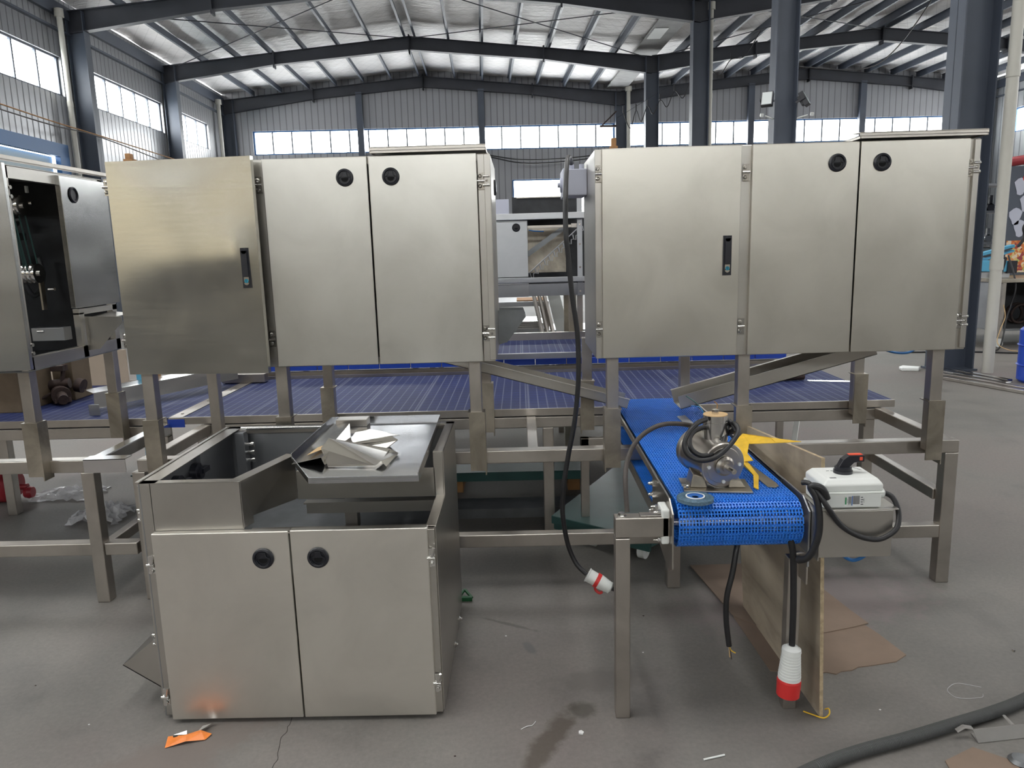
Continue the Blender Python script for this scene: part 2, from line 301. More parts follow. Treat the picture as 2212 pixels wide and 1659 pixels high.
# ------------------------------------------------------------------ mesh helpers
WM = {}
class MB:
    """collects boxes, bars, tubes, lathed and extruded shapes and links them as ONE mesh object"""
    def __init__(s): s.v = []; s.f = []; s.mi = []; s.sm = []; s.cur = 0
    def add(s, vs, fs, smooth=False):
        o = len(s.v); s.v += [tuple(x) for x in vs]
        for f in fs: s.f.append([o + i for i in f]); s.mi.append(s.cur); s.sm.append(smooth)
        return s
    def box(s, x0, x1, y0, y1, z0, z1):
        if x0 > x1: x0, x1 = x1, x0
        if y0 > y1: y0, y1 = y1, y0
        if z0 > z1: z0, z1 = z1, z0
        vs = [(x, y, z) for z in (z0, z1) for y in (y0, y1) for x in (x0, x1)]
        return s.add(vs, [(0, 2, 3, 1), (4, 5, 7, 6), (0, 1, 5, 4), (2, 6, 7, 3), (0, 4, 6, 2), (1, 3, 7, 5)])
    def bar(s, p, q, w, h, upv=(0, 0, 1)):
        p, q = Vector(p), Vector(q); d = (q - p).normalized(); u = Vector(upv); x = d.cross(u)
        if x.length < 1e-5: x = d.cross(Vector((1, 0, 0)))
        x.normalize(); u = x.cross(d).normalized()
        vs = [c + a * x * w / 2 + b * u * h / 2 for c in (p, q) for a, b in ((-1, -1), (1, -1), (1, 1), (-1, 1))]
        return s.add(vs, [(0, 3, 2, 1), (4, 5, 6, 7), (0, 1, 5, 4), (1, 2, 6, 5), (2, 3, 7, 6), (3, 0, 4, 7)])
    def cyl(s, p, q, r, n=20, rb=None, smooth=True):
        return s.lathe([(0, 0), (r, 0), (r if rb is None else rb, 1), (0, 1)], p, q, n, smooth)
    def lathe(s, prof, p, q, n=24, smooth=True):
        """prof = [(radius, t 0..1 along p->q)]"""
        p, q = Vector(p), Vector(q); d = q - p; dn = d.normalized()
        x = dn.cross(Vector((0, 0, 1)));
        if x.length < 1e-4: x = Vector((1, 0, 0))
        x.normalize(); y = dn.cross(x)
        def row(r, t):
            o = len(s.v)
            if r < 1e-7: s.v.append(tuple(p + d * t)); return [o]
            s.v += [tuple(p + d * t + (x * math.cos(2 * PI * i / n) + y * math.sin(2 * PI * i / n)) * r) for i in range(n)]
            return list(range(o, o + n))
        for k in range(len(prof) - 1):
            if abs(prof[k][0] - prof[k + 1][0]) < 1e-9 and abs(prof[k][1] - prof[k + 1][1]) < 1e-9: continue
            if prof[k][0] < 1e-7 and prof[k + 1][0] < 1e-7: continue
            a, b = row(*prof[k]), row(*prof[k + 1])
            for i in range(n):
                j = (i + 1) % n
                if len(a) == 1: f = (a[0], b[i], b[j])
                elif len(b) == 1: f = (a[i], b[0], a[j])
                else: f = (a[i], b[i], b[j], a[j])
                s.f.append(list(f)); s.mi.append(s.cur); s.sm.append(smooth)
        return s
    def tube(s, pts, r, n=10, sub=6, closed=False):
        P = [Vector(p) for p in pts]
        if len(P) > 2 and sub > 1:
            Q = []
            for i in range(len(P) - 1):
                a = P[max(i - 1, 0)]; b = P[i]; c = P[i + 1]; d = P[min(i + 2, len(P) - 1)]
                for k in range(sub):
                    t = k / sub
                    Q.append(.5 * ((2 * b) + (c - a) * t + (2 * a - 5 * b + 4 * c - d) * t * t + (3 * b - a - 3 * c + d) * t ** 3))
            Q.append(P[-1]); P = Q
        vs = []; fs = []; prev = None
        for i, c in enumerate(P):
            d = (P[min(i + 1, len(P) - 1)] - P[max(i - 1, 0)]).normalized()
            if prev is None:
                x = d.cross(Vector((0, 0, 1)));
                if x.length < .1: x = d.cross(Vector((1, 0, 0)))
            else: x = prev - d * prev.dot(d)
            x.normalize(); prev = x; y = d.cross(x)
            rr = r[i * (len(r) - 1) // max(1, len(P) - 1)] if hasattr(r, '__len__') else r
            vs += [c + (x * math.cos(2 * PI * k / n) + y * math.sin(2 * PI * k / n)) * rr for k in range(n)]
        for i in range(len(P) - 1):
            for k in range(n):
                j = (k + 1) % n; fs.append((i * n + k, i * n + j, (i + 1) * n + j, (i + 1) * n + k))
        s.add(vs, fs, True)
        o = len(vs)
        s.add([vs[k] for k in range(n)], [tuple(range(n))[::-1]]); s.add([vs[o - n + k] for k in range(n)], [tuple(range(n))])
        return s
    def prism(s, poly, vec):
        """poly = 3d points of a flat outline, extruded along vec"""
        a = [Vector(p) for p in poly]; v = Vector(vec); n = len(a)
        nrm = sum(((a[i] - a[0]).cross(a[(i + 1) % n] - a[0]) for i in range(n)), Vector())
        if nrm.dot(v) > 0: a = a[::-1]
        vs = a + [p + v for p in a]
        fs = [tuple(range(n)), tuple(range(2 * n - 1, n - 1, -1))] + [(i, i + n, (i + 1) % n + n, (i + 1) % n) for i in range(n)]
        return s.add(vs, fs)
    def sheet(s, pts, faces, t, nrm=None):
        """folded thin sheet: shared points and faces, thickened by t along each face normal"""
        for f in faces:
            a = [Vector(pts[i]) for i in f]; n = (a[1] - a[0]).cross(a[2] - a[0]).normalized() * t
            s.prism(a, n)
        return s
    def build(s, name, mat, parent=None, bevel=0, kind=None, rot=None, seg=2):
        mats = mat if isinstance(mat, (list, tuple)) else [mat]
        me = bpy.data.meshes.new(name)
        if parent is not None: inv = WM[parent].inverted()
        elif rot is not None: inv = None
        else: inv = None
        org = None
        if parent is None and rot is None:
            # put the origin of a one-mesh thing at its base
            xs = [v[0] for v in s.v]; ys = [v[1] for v in s.v]; zs = [v[2] for v in s.v]
            org = Vector(((min(xs) + max(xs)) / 2, (min(ys) + max(ys)) / 2, min(zs)))
            vs = [Vector(v) - org for v in s.v]
        elif parent is not None: vs = [inv @ Vector(v) for v in s.v]
        else: vs = s.v
        me.from_pydata([tuple(v) for v in vs], [], s.f)
        for m in mats: me.materials.append(M[m])
        me.polygons.foreach_set('material_index', s.mi); me.polygons.foreach_set('use_smooth', s.sm)
        me.update()
        o = bpy.data.objects.new(name, me); COL.objects.link(o)
        if parent is not None: o.parent = parent; WM[o] = WM[parent]
        elif rot is not None: o.matrix_world = rot; WM[o] = rot.copy()
        else: o.location = org; WM[o] = Matrix.Translation(org)
        if bevel:
            b = o.modifiers.new('bevel', 'BEVEL'); b.width = bevel; b.segments = seg; b.limit_method = 'ANGLE'; b.angle_limit = .6; b.harden_normals = False
        if kind: o['kind'] = kind
        return o
def tag(o, label, cat, group=None, kind=None):
    if label: o['label'] = label
    if cat: o['category'] = cat
    if group: o['group'] = group
    if kind: o['kind'] = kind
    return o
def thing(name, label, cat, loc=(0, 0, 0), rz=0, group=None, kind=None):
    o = bpy.data.objects.new(name, None); COL.objects.link(o); o.location = loc; o.rotation_euler = (0, 0, rz)
    o.empty_display_size = .1
    WM[o] = Matrix.Translation(loc) @ Matrix.Rotation(rz, 4, 'Z')
    return tag(o, label, cat, group, kind)
def kids(o): return [c for c in bpy.data.objects if c.parent == o]
def dup(o, parent=None):
    c = o.copy(); COL.objects.link(c)
    if parent is not None: c.parent = parent
    for k in [k for k in PARENTS.get(o, [])]: dup(k, c)
    return c
PARENTS = {}

# ------------------------------------------------------------------ the hall (hall coordinates, turned by TH)
XL, XI, XR, YB, YF = -9.9, 5.62, 20.7, 31.05, -13.0
FR = [30.8 - 5.5 * k for k in range(8)]
RID = (-2.1, 13.1)
def rz_(x, r): return 8.25 - .095 * abs(x - r)
def hall(mb, name, mat, bevel=0, kind='structure'): return mb.build(name, mat, None, bevel, kind, MH)
NW = [0]
def H(x, y, z): return MH @ Vector((x, y, z))

m = MB(); m.box(XL - .3, XR + .3, YF - 1.5, YB + .3, -.2, 0); fl = m.build('floor', 'concrete', None, 0, 'structure', MH)
m = MB(); m.box(XL + .4, XR - .4, YF + .3, -1.6, 0, .004); hall(m, 'floor_coating', 'darkfloor')  # unseen dark strip added so the steel doors reflect dark low down
# windows as (start, end) in z 5.5..6.38
ZW0, ZW1 = 5.47, 6.38
def wall_x(name, y, dy, spans, x0, x1, mat, extra=()):
    """wall across the hall at hall-Y y with a strip of openings"""
    m = MB()
    m.prism([(x0, y, ZW1), (XL, y, rz_(XL, RID[0]) + .37), (RID[0], y, 8.25 + .37), (XI, y, rz_(XI, RID[0]) + .37), (RID[1], y, 8.25 + .37), (XR, y, rz_(XR, RID[1]) + .37), (x1, y, ZW1)], (0, dy, 0))
    lows = sorted(extra)
    px = x0
    for a, b, z0, z1 in lows:
        m.box(px, a, y, y + dy, 0, ZW0); m.box(a, b, y, y + dy, z1, ZW0)
        if z0 > 0: m.box(a, b, y, y + dy, 0, z0)
        px = b
    m.box(px, x1, y, y + dy, 0, ZW0)
    px = x0
    for a, b in spans: m.box(px, a, y, y + dy, ZW0, ZW1); px = b
    m.box(px, x1, y, y + dy, ZW0, ZW1)
    return hall(m, name, mat)
def wall_y(name, x, dx, spans, mat, extra=()):
    m = MB(); m.box(x, x + dx, YF, YB, ZW1, 7.75)
    py = YF
    for a, b, z0, z1 in sorted(extra):
        m.box(x, x + dx, py, a, 0, ZW0); m.box(x, x + dx, a, b, z1, ZW0); py = b
        if z0 > 0: m.box(x, x + dx, a, b, 0, z0)
    m.box(x, x + dx, py, YB, 0, ZW0)
    py = YF
    for a, b in spans: m.box(x, x + dx, py, a, ZW0, ZW1); py = b
    m.box(x, x + dx, py, YB, ZW0, ZW1)
    return hall(m, name, mat)
def window(p, q, z0, z1, pitch, d, fm='bluepaint', fr=.05, pane=True):
    """window strip between plan points p and q; d = unit vector into the hall"""
    NW[0] += 1
    w = thing('window_%d' % NW[0], None, None, tuple(MH @ Vector((p[0], p[1], z0))), TH, None, 'structure')
    P, Q = Vector((p[0], p[1], 0)), Vector((q[0], q[1], 0)); L = (Q - P).length; u = (Q - P) / L
    def g(t, z): return tuple(MH @ (P + u * t + Vector((0, 0, z))))
    gm = MB(); D = MH.to_3x3() @ Vector(d)
    if pane:
        gm.bar(g(0, (z0 + z1) / 2), g(L, (z0 + z1) / 2), .006, z1 - z0); gm.build('pane', 'glass', w)
    f = MB()
    f.bar(g(0, z0 + fr / 2), g(L, z0 + fr / 2), .08, fr); f.bar(g(0, z1 - fr / 2), g(L, z1 - fr / 2), .08, fr)
    for t in (fr / 2, L - fr / 2): f.bar(g(t, z0), g(t, z1), fr, .08, u)
    f.build('window_frame', fm, w)
    n = max(1, round(L / pitch)); f = MB()
    for i in range(1, n): f.bar(g(L * i / n, z0), g(L * i / n, z1), .06, .05, u)
    f.build('mullions', 'colpaint', w)
    c = (P + Q) / 2
    portal((c.x - d[0] * .1, c.y - d[1] * .1, (z0 + z1) / 2), L, z1 - z0, d)
    return w
bsp = [(-8.85, 5.42), (5.9, 19.6)]
wall_x('wall_back', YB - .1, .2, bsp, XL, XR, 'wallback', [(1.28, 4.9, 2.2, 4.3)])
for a, b in bsp: window((a, YB), (b, YB), ZW0, ZW1, .735, (0, -1, 0))
window((1.28, YB), (4.9, YB), 2.2, 4.3, 3.6, (0, -1, 0))
lsp = [(-7.2, -2.6), (-1.7, 2.9), (3.8, 8.3), (9.3, 13.8), (14.8, 19.35), (20.75, 25.1), (26.2, 29.1)]
wall_y('wall_left', XL - .15, .15, lsp, 'wallside', [(-12.0, -3.5, 1.45, 4.2), (12.6, 18.75, 0, 4.1)])
for a, b in lsp: window((XL - .1, a), (XL - .1, b), ZW0, ZW1, .9, (1, 0, 0), 'colpaint')
rsp = [(-7.2, -2.6), (-1.7, 2.9), (3.8, 8.3), (9.3, 13.8), (14.8, 19.3), (20.4, 24.8), (26.2, 29.6)]
wall_y('wall_right', XR, .15, rsp, 'wallright')
for a, b in rsp: window((XR + .1, a), (XR + .1, b), ZW0, ZW1, .9, (-1, 0, 0))
band_openings = [(6.4, 19.6, 2.3, 4.2), (-9.0, -5.85, 2.3, 4.2), (-5.15, -3.45, 2.3, 4.2), (-2.75, 4.8, 2.3, 4.2)]  # openings for the added bands, piers shaped to streak the door reflections
wall_x('wall_front', YF, .15, [(-9, 4.8), (6.4, 19.6)], XL, XR, 'wallfront', band_openings)
FRB = (2.3, 4.2)
for a, b in ((-9, 4.8), (6.4, 19.6)): window((a, YF + .05), (b, YF + .05), ZW0, ZW1, .735, (0, 1, 0))
for a, b, z0, z1 in band_openings: portal(((a + b) / 2, YF - .05, (z0 + z1) / 2), b - a, z1 - z0, (0, 1, 0))
for a, b in ((-9.0, 4.8), (6.4, 19.6)):
    m = MB(); m.box(a, b, YF + .05, YF + .06, 2.3, 4.2); hall(m, 'window_frosted_band', 'frosted')  # unseen bands added to brighten what the steel doors reflect
m = MB(); m.box(XL - .1, XL - .09, -12.0, -3.5, 1.45, 4.2); hall(m, 'window_frosted_band', 'frosted_side'); portal((XL - .2, -7.75, 2.82), 8.5, 2.75, (1, 0, 0))  # unseen side band added to brighten the rippled door's reflection
# blue framed side gate with a pale yard wall outside
m = MB(); m.box(XL, XL + .12, 18.55, 18.95, 0, 4.25); m.box(XL, XL + .12, 12.4, 18.95, 4.0, 4.3); m.box(XL, XL + .12, 12.4, 12.6, 0, 4.3)
hall(m, 'door_1', 'bluepaint')
m = MB(); m.box(XL - .12, XL - .08, 12.6, 18.55, .0, 4.0); m.box(XL - .12, XL - .06, 15.5, 15.6, 0, 4.0); hall(m, 'trim_1', 'fence')
# roof blanket, purlins; roof lights added out of view for overhead light on the floor
SKYL = [(a, a + .85, y0, y1) for a in (-8.2, -5.0, -1.2, 2.2) for y0, y1 in ((.4, 4.6), (9.6, 12.6))] + [(a, a + .85, y0, y1) for a in (8.0, 12.2, 16.5) for y0, y1 in ((.4, 4.6), (9.6, 13.6))] + [(a, a + .7, -10.5, -8.0) for a in (-6.0, 1.0)]
def in_sky(x, y): return any(a <= x <= b and c <= y <= d for a, b, c, d in SKYL)
ceil = MB()
for r, x0, x1 in ((RID[0], XL, XI), (RID[1], XI, XR)):
    xs = sorted(set([x0 + (x1 - x0) * i / 64 for i in range(65)] + [r])); ys = [YF + (YB - YF) * j / 88 for j in range(89)]
    vs = []; fs = []
    for y in ys:
        for x in xs:
            sag = -.035 * abs(math.sin((x - r) / 1.06 * PI)) - .05 * math.sin(y * 1.142) * math.sin(x * 2.3 + y * .7) - .03 * math.sin(y * 3.1 + x)
            vs.append((x, y, rz_(x, r) + .29 + sag * .6))
    n = len(xs)
    for j in range(len(ys) - 1):
        for i in range(n - 1):
            if not in_sky((xs[i] + xs[i + 1]) / 2, (ys[j] + ys[j + 1]) / 2): fs.append((j * n + i, (j + 1) * n + i, (j + 1) * n + i + 1, j * n + i + 1))
    ceil.add(vs, fs, True)
    for j in (0, 1): pass
# a flat top above the blanket closes the roof
hall(ceil, 'ceiling', 'blanket')
m = MB()
for r, x0, x1 in ((RID[0], XL - .2, XI), (RID[1], XI, XR + .2)):
    cx = sorted({x0, r, x1} | {e for q in SKYL for e in q[:2] if x0 < e < x1}); cy = sorted({YF - .2, YB + .3} | {e for q in SKYL for e in q[2:]})
    for a, b in zip(cx, cx[1:]):
        for c, d in zip(cy, cy[1:]):
            if in_sky((a + b) / 2, (c + d) / 2): continue
            m.prism([(a, c, rz_(a, r) + .36), (b, c, rz_(b, r) + .36), (b, c, rz_(b, r) + .45), (a, c, rz_(a, r) + .45)], (0, d - c, 0))
for a, b, c, d in SKYL:
    r = RID[0] if a < XI else RID[1]; z = min(rz_(a, r), rz_(b, r)) + .42
    portal(((a + b) / 2, (c + d) / 2, z), b - a, d - c, (0, 0, -1))
hall(m, 'roof', 'beampaint')
pur = []
for r, x0, x1 in ((RID[0], XL + .1, XI), (RID[1], XI, XR - .1)):
    for k in range(8):
        for sgn in (-1, 1):
            x = r + sgn * (.16 + 1.06 * k)
            if x < x0 + .25 or x > x1 - .5: continue
            z = rz_(x, r)
            m = MB(); m.box(x - .008, x + .008, YF + .2, YB - .15, z + .01, z + .21); m.box(x - .008, x + .06, YF + .2, YB - .15, z + .0, z + .012); m.box(x - .06, x + .008, YF + .2, YB - .15, z + .20, z + .212)
            hall(m, 'roof_purlin', 'colpaint')
# frames: I-section columns and rafters
def ibeam(m, p, q, h0, h1, w, t=.02):
    """sloping I-beam, top line p->q, depth h0 at p and h1 at q, running across the hall"""
    p, q = Vector(p), Vector(q); y = Vector((0, 1, 0)); z = Vector((0, 0, 1))
    m.prism([p - y * t / 2, q - y * t / 2, q - z * h1 - y * t / 2, p - z * h0 - y * t / 2], (0, t, 0))
    for a, b in ((Vector(p), Vector(q)), (p - z * (h0 - t), q - z * (h1 - t))):
        m.prism([a - y * w / 2, b - y * w / 2, b - y * w / 2 - z * t, a - y * w / 2 - z * t], (0, w, 0))
def column(x, y, d, w, top, name='steel_column'):
    m = MB(); t = .018
    m.box(x - d / 2, x + d / 2, y - t / 2, y + t / 2, 0, top)
    m.box(x - d / 2, x - d / 2 + t, y - w / 2, y + w / 2, 0, top); m.box(x + d / 2 - t, x + d / 2, y - w / 2, y + w / 2, 0, top)
    m.box(x - d / 2 - .03, x + d / 2 + .03, y - w / 2 - .03, y + w / 2 + .03, 0, .025)
    return hall(m, name, 'colpaint')
for k, y in enumerate(FR):
    column(XL + .25, y, .42, .26, 7.5); column(XI, y, .42, .30, 7.5); column(XR - .25, y, .42, .26, 7.5)
    for r, x0, x1 in ((RID[0], XL + .05, XI), (RID[1], XI, XR - .05)):
        for a in (x0, x1):
            mid = r + (a - r) * .55
            m = MB()
            ibeam(m, (a, y, rz_(a, r)), (mid, y, rz_(mid, r)), .52, .36, .2); ibeam(m, (mid, y, rz_(mid, r)), (r, y, rz_(r, r)), .36, .40, .2)
            for xx, hh in ((mid, .46), (r, .5)):
                m.box(xx - .02, xx + .02, y - .12, y + .12, rz_(xx, r) - hh, rz_(xx, r) + .05)
            hall(m, 'roof_beam', 'beampaint')
for x in (-4.61, .13, 10.83, 15.33):
    r = RID[0] if x < XI else RID[1]
    m = MB(); m.box(x - .12, x + .12, YB - .32, YB - .12, 0, rz_(x, r) - .3); hall(m, 'wall_post', 'colpaint')
# eave beams and girt rails on the side walls
for z, dz in ((7.30, .30), (6.95, .05)):
    m = MB(); m.box(XL, XL + .1, YF, YB - .2, z, z + dz); hall(m, 'eave_rail', 'colpaint')
    m = MB(); m.box(XR - .1, XR, YF, YB - .2, z, z + dz); hall(m, 'eave_rail', 'colpaint')
# valley gutter with skylight sheets
m = MB(); m.box(XI - .55, XI + .25, YF, YB - .2, 7.66, 7.70); hall(m, 'valley_gutter', 'gutter')
for y in (17.2, 22.6, 12.0):
    m = MB(); m.box(XI - .5, XI - .1, y, y + 1.1, 7.64, 7.655); m.build('skylight_sheet', 'label', None, 0, 'structure', MH)
# rain pipes on the columns
for (x, y, r, zt) in ((XI + .28, 8.5, .062, 7.6), (XI + .28, 19.8, .055, 7.3), (XI + .28, 30.6, .075, 7.5), (XL + .22, 19.1, .06, 7.2), (XL + .18, 29.9, .07, 7.2)):
    m = MB(); m.cyl((x, y, 0), (x, y, zt), r, 20)
    for z in (1.2, 3.3, 5.2): m.cyl((x, y, z), (x, y, z + .12), r * 1.12, 20)
    m.cyl((x, y, zt), (x, y, zt + .18), r * 1.7, 20)
    hall(m, 'rain_pipe', 'pvc')
# cross bracing rods below the roof
for (a, b) in (((-9.3, 25.2), (-2.2, 19.9)), ((-9.3, 19.9), (-2.2, 25.2)), ((-2.0, 25.2), (5.4, 19.9)), ((-2.0, 19.9), (5.4, 25.2)), ((5.9, 25.2), (13.0, 19.9)), ((5.9, 19.9), (13.0, 25.2))):
    r = RID[0] if a[0] < XI - 1 and b[0] < XI + 1 else RID[1]
    m = MB(); m.tube([(a[0], a[1], rz_(a[0], r) - .05), (b[0], b[1], rz_(b[0], r) - .05)], .014, 6, 1); hall(m, 'brace_rod', 'beampaint')
# yard wall outside
m = MB(); m.box(XL - 4.2, XL - 4.0, 10, 26, 0, 3.9); hall(m, 'yard_wall', 'fence')

# ------------------------------------------------------------------ shared machine parts
def reg(parent, o): PARENTS.setdefault(parent, []).append(o); return o
def hinge(t, x, y, z, w=.016, flip=1):
    m = MB()
    """small two-screw pin hinge standing proud of the front (towards -Y)"""
    for dz in (.020, -.020):
        m.lathe([(0, 0), (.0085, 0), (.0085, .5), (.004, 1), (0, 1)], (x - flip * .004, y, z + dz), (x - flip * .004, y - .012, z + dz), 12)
    m.cyl((x - w, y - .009, z), (x + w * .9, y - .009, z), .0055, 10)
    m.box(x - .012, x + .014, y - .004, y, z - .034, z + .034)
    return m.build('hinge', 'bolt', t)
def hinge_b(t, x, y, z):
    m = MB()
    for dz in (.018, -.018): m.cyl((x - .016, y - .009, z + dz), (x + .012, y - .009, z + dz), .0055, 10)
    m.lathe([(0, 0), (.008, 0), (.008, .5), (.004, 1), (0, 1)], (x, y, z), (x, y - .012, z), 12)
    m.box(x - .012, x + .012, y - .004, y, z - .034, z + .034)
    return m.build('hinge', 'bolt', t)
def latch(parent, x, y, z, r=.036, name='round_latch'):
    """black flush pull latch: bezel, sunken dish, T-shaped pull; faces -Y"""
    m = MB()
    m.lathe([(r * .80, 0), (r, 0), (r, .5), (r * .93, .85), (r * .78, 1), (r * .74, .8), (r * .72, .25), (0, .25)], (x, y, z), (x, y - .010, z), 40)
    m.cur = 1
    pts = [(-.40, -.02), (-.52, -.06), (-.50, -.25), (-.35, -.45), (-.15, -.56), (.15, -.56), (.35, -.45), (.50, -.25), (.52, -.06), (.40, -.02)]
    m.prism([(x + a * r * .8, y - .0028, z + b * r * .8 - .001) for a, b in pts], (0, -.0008, 0))  # flat near-black patch stands in for shade inside the recess
    m.cur = 0
    out = [(-.24, .62), (.24, .62), (.27, .28), (.36, .14), (.66, .0), (.64, -.22), (.50, -.48), (.25, -.66), (0, -.72), (-.25, -.66), (-.50, -.48), (-.64, -.22), (-.66, 0), (-.36, .14), (-.27, .28)]
    P = [(x + a * r, y - .0062, z + b * r) for a, b in out]
    m.tube(P + [P[0]], .0018, 6, 1)
    m.prism([(x + a * r, y - .003, z + b * r) for a, b in [(-.22, .60), (.22, .60), (.25, .28), (.34, .12), (.46, .04), (-.46, .04), (-.34, .12), (-.25, .28)]], (0, -.004, 0))
    return m.build(name, ['blackp', 'blackr'], parent)
def lever(parent, x, y, z, name='swing_handle'):
    m = MB()
    m.box(x - .0175, x + .0175, y - .006, y, z - .082, z + .082)
    m.box(x - .011, x + .011, y - .015, y - .006, z - .035, z + .070)
    m.cyl((x, y - .006, z + .068), (x, y - .015, z + .068), .011, 20)
    m.cur = 1
    m.box(x - .0105, x + .0105, y - .011, y - .006, z - .060, z - .037); m.cyl((x, y - .006, z - .060), (x, y - .011, z - .060), .0105, 24)
    m.cur = 2; m.cyl((x, y - .011, z - .053), (x, y - .0125, z - .053), .0085, 24)
    m.cur = 0; m.box(x - .0008, x + .0008, y - .0132, y - .0124, z - .058, z - .047)
    return m.build(name, ['blackp', 'chrome', 'tealglass'], parent)
def door(t, x0, x1, y, z0, z1, mat='door', d=.028, name='door', label=None):
    m = MB(); m.box(x0, x1, y, y + d, z0, z1)
    o = m.build(name, mat, t, .003)
    if label: o['label'] = label
    return o

# ------------------------------------------------------------------ upper cabinets
def upper_cabinet(label, x0, x1, doors, seam_pillar, posts, lid, side_door, first_open, group=None):
    """x0..x1 body, doors = [(xa, xb, kind)], pillar = centre strip between first and second door"""
    t = thing('machine_cabinet', label, 'machine', ((x0 + x1) / 2, 3.5, 1.12))
    b = MB(); y0, y1, z0, z1 = 3.222, 3.76, 1.12, 1.99; s = .004
    b.box(x0, x0 + s, y0, y1, z0, z1); b.box(x1 - s, x1, y0, y1, z0, z1); b.box(x0, x1, y1 - s, y1, z0, z1)
    b.box(x0, x1, y0, y1, z1 - s, z1); b.box(x0, x1, y0, y1, z0, z0 + s)
    for a, c in ((x0, x0 + .05), (seam_pillar[0] - .01, seam_pillar[1] + .01), (x1 - .05, x1)): b.box(a, c, y0 - .012, y0, z0, z1)
    b.box(x0, x1, y0 - .008, y0, z0, z0 + .03); b.box(x0, x1, y0 - .008, y0, z1 - .03, z1)
    body = b.build('body', 'body', t, .0015, None, None, 1)
    return t, body
hz = (1.885, 1.245)
tL, _b = upper_cabinet('stainless machine cabinet on posts with a rippled shiny door at its left end', -1.705, -.118, None, (-1.10, -1.06), None, None, None, True)
# rippled left door, pushed slightly open: a real bulged sheet
def bulged_door(t, x0, y0, x1, y1, z0, z1):
    m = MB(); nx, nz = 30, 44; vs = []; d = .026
    def g(u, v):
        e = math.exp(-((u - .86) ** 2 / .012 + (v - .56) ** 2 / .010)) * .0042
        w = .0035 * math.sin(PI * u) * math.sin(PI * v) + .0022 * 1.5 * math.sin(v * 8.0 + u * 1.6 + 2.2) * math.sin(PI * u) + .0013 * math.sin(v * 17 - u * 2.5) * math.sin(PI * u) * math.sin(PI * v) + e
        nrm = Vector((y1 - y0, -(x1 - x0), 0)).normalized()
        return Vector((x0 + (x1 - x0) * u, y0 + (y1 - y0) * u, z0 + (z1 - z0) * v)) + nrm * w
    for j in range(nz + 1):
        for i in range(nx + 1): vs.append(g(i / nx, j / nz))
    fs = [(j * (nx + 1) + i, j * (nx + 1) + i + 1, (j + 1) * (nx + 1) + i + 1, (j + 1) * (nx + 1) + i) for j in range(nz) for i in range(nx)]
    m.add(vs, fs, True)
    back = Vector((-(y1 - y0), (x1 - x0), 0)).normalized() * d
    def rim(ids):
        o = [vs[i] for i in ids]; n = len(o); m.add(o + [p + back for p in o], [(i, i + n, i + 1 + n, i + 1) for i in range(n - 1)])
    W = nx + 1
    rim(list(range(W))); rim([j * W + nx for j in range(nz + 1)]); rim(list(range(nz * W + nx, nz * W - 1, -1))); rim([j * W for j in range(nz, -1, -1)])
    c = [g(0, 0) + back, g(1, 0) + back, g(1, 1) + back, g(0, 1) + back]; m.add(c, [(0, 3, 2, 1)])
    return m.build('door', 'door_wavy', t)
dL = bulged_door(tL, -1.700, 3.178, -1.078, 3.120, 1.108, 1.996); dL['label'] = 'rippled shiny left door with a swing handle'
lever(dL, -1.134, 3.1235, 1.55)
d = door(tL, -1.058, -.622, 3.19, 1.122, 1.99); latch(d, -.716, 3.19, 1.906)
d = door(tL, -.616, -.170, 3.19, 1.122, 1.99); latch(d, -.525, 3.19, 1.905)
hinge(tL, -1.710, 3.196, 1.895); hinge(tL, -1.706, 3.196, 1.255); hinge(tL, -1.080, 3.208, 1.887); hinge(tL, -1.078, 3.208, 1.243)
hinge(tL, -.154, 3.208, 1.877); hinge(tL, -.154, 3.208, 1.243); hinge_b(tL, -.130, 3.205, 1.878); hinge_b(tL, -.128, 3.205, 1.243)

m = MB(); m.box(-.140, -.114, 3.196, 3.222, 1.128, 1.985); m.box(-.118, -.112, 3.2, 3.74, 1.13, 1.98); sd = m.build('side_door', 'body', tL, .002)
m = MB(); m.lathe([(0, 1), (.028, 1), (.036, .6), (.036, 0)], (-.112, 3.60, 1.88), (-.102, 3.60, 1.88), 28); m.build('round_latch', 'blackp', sd)
def lid(t, x0, x1):
    m = MB(); m.box(x0, x1, 3.165, 3.70, 2.004, 2.008); m.box(x0, x1, 3.165, 3.169, 1.996, 2.018); m.box(x0, x0 + .004, 3.165, 3.70, 1.996, 2.008); m.box(x1 - .004, x1, 3.165, 3.70, 1.996, 2.008)
    m.prism([(x0, 3.165, 2.018), (x0 + .02, 3.30, 2.03), (x1 - .012, 3.30, 2.03), (x1, 3.165, 2.018)], (0, 0, .003))
    return m.build('lid', 'frame', t, .001)
lid(tL, -.605, -.128)
def posts(t, spec):
    for (x, y) in spec:
        m = MB(); m.box(x - .026, x + .026, y - .026, y + .026, .66, 1.119); m.build('post', 'frame', t, .003)
POSTS = ([(-1.665, 3.275), (-1.068, 3.275), (-.212, 3.275), (-1.60, 3.80), (-1.055, 4.0), (-.20, 4.0)])
m = MB(); # discharge spout on the right side
sp = [(-.11, 3.50, 1.315), (.008, 3.50, 1.312), (.018, 3.50, 1.285), (-.075, 3.50, 1.165), (-.11, 3.50, 1.155)]
m.prism(sp, (0, .003, 0)); m.prism([(a, b + .2, c) for a, b, c in sp], (0, .003, 0))
m.prism([(.018, 3.5, 1.285), (.018, 3.7, 1.285), (-.075, 3.7, 1.165), (-.075, 3.5, 1.165)], (.002, 0, -.003))
m.build('discharge_spout', 'inner', tL)

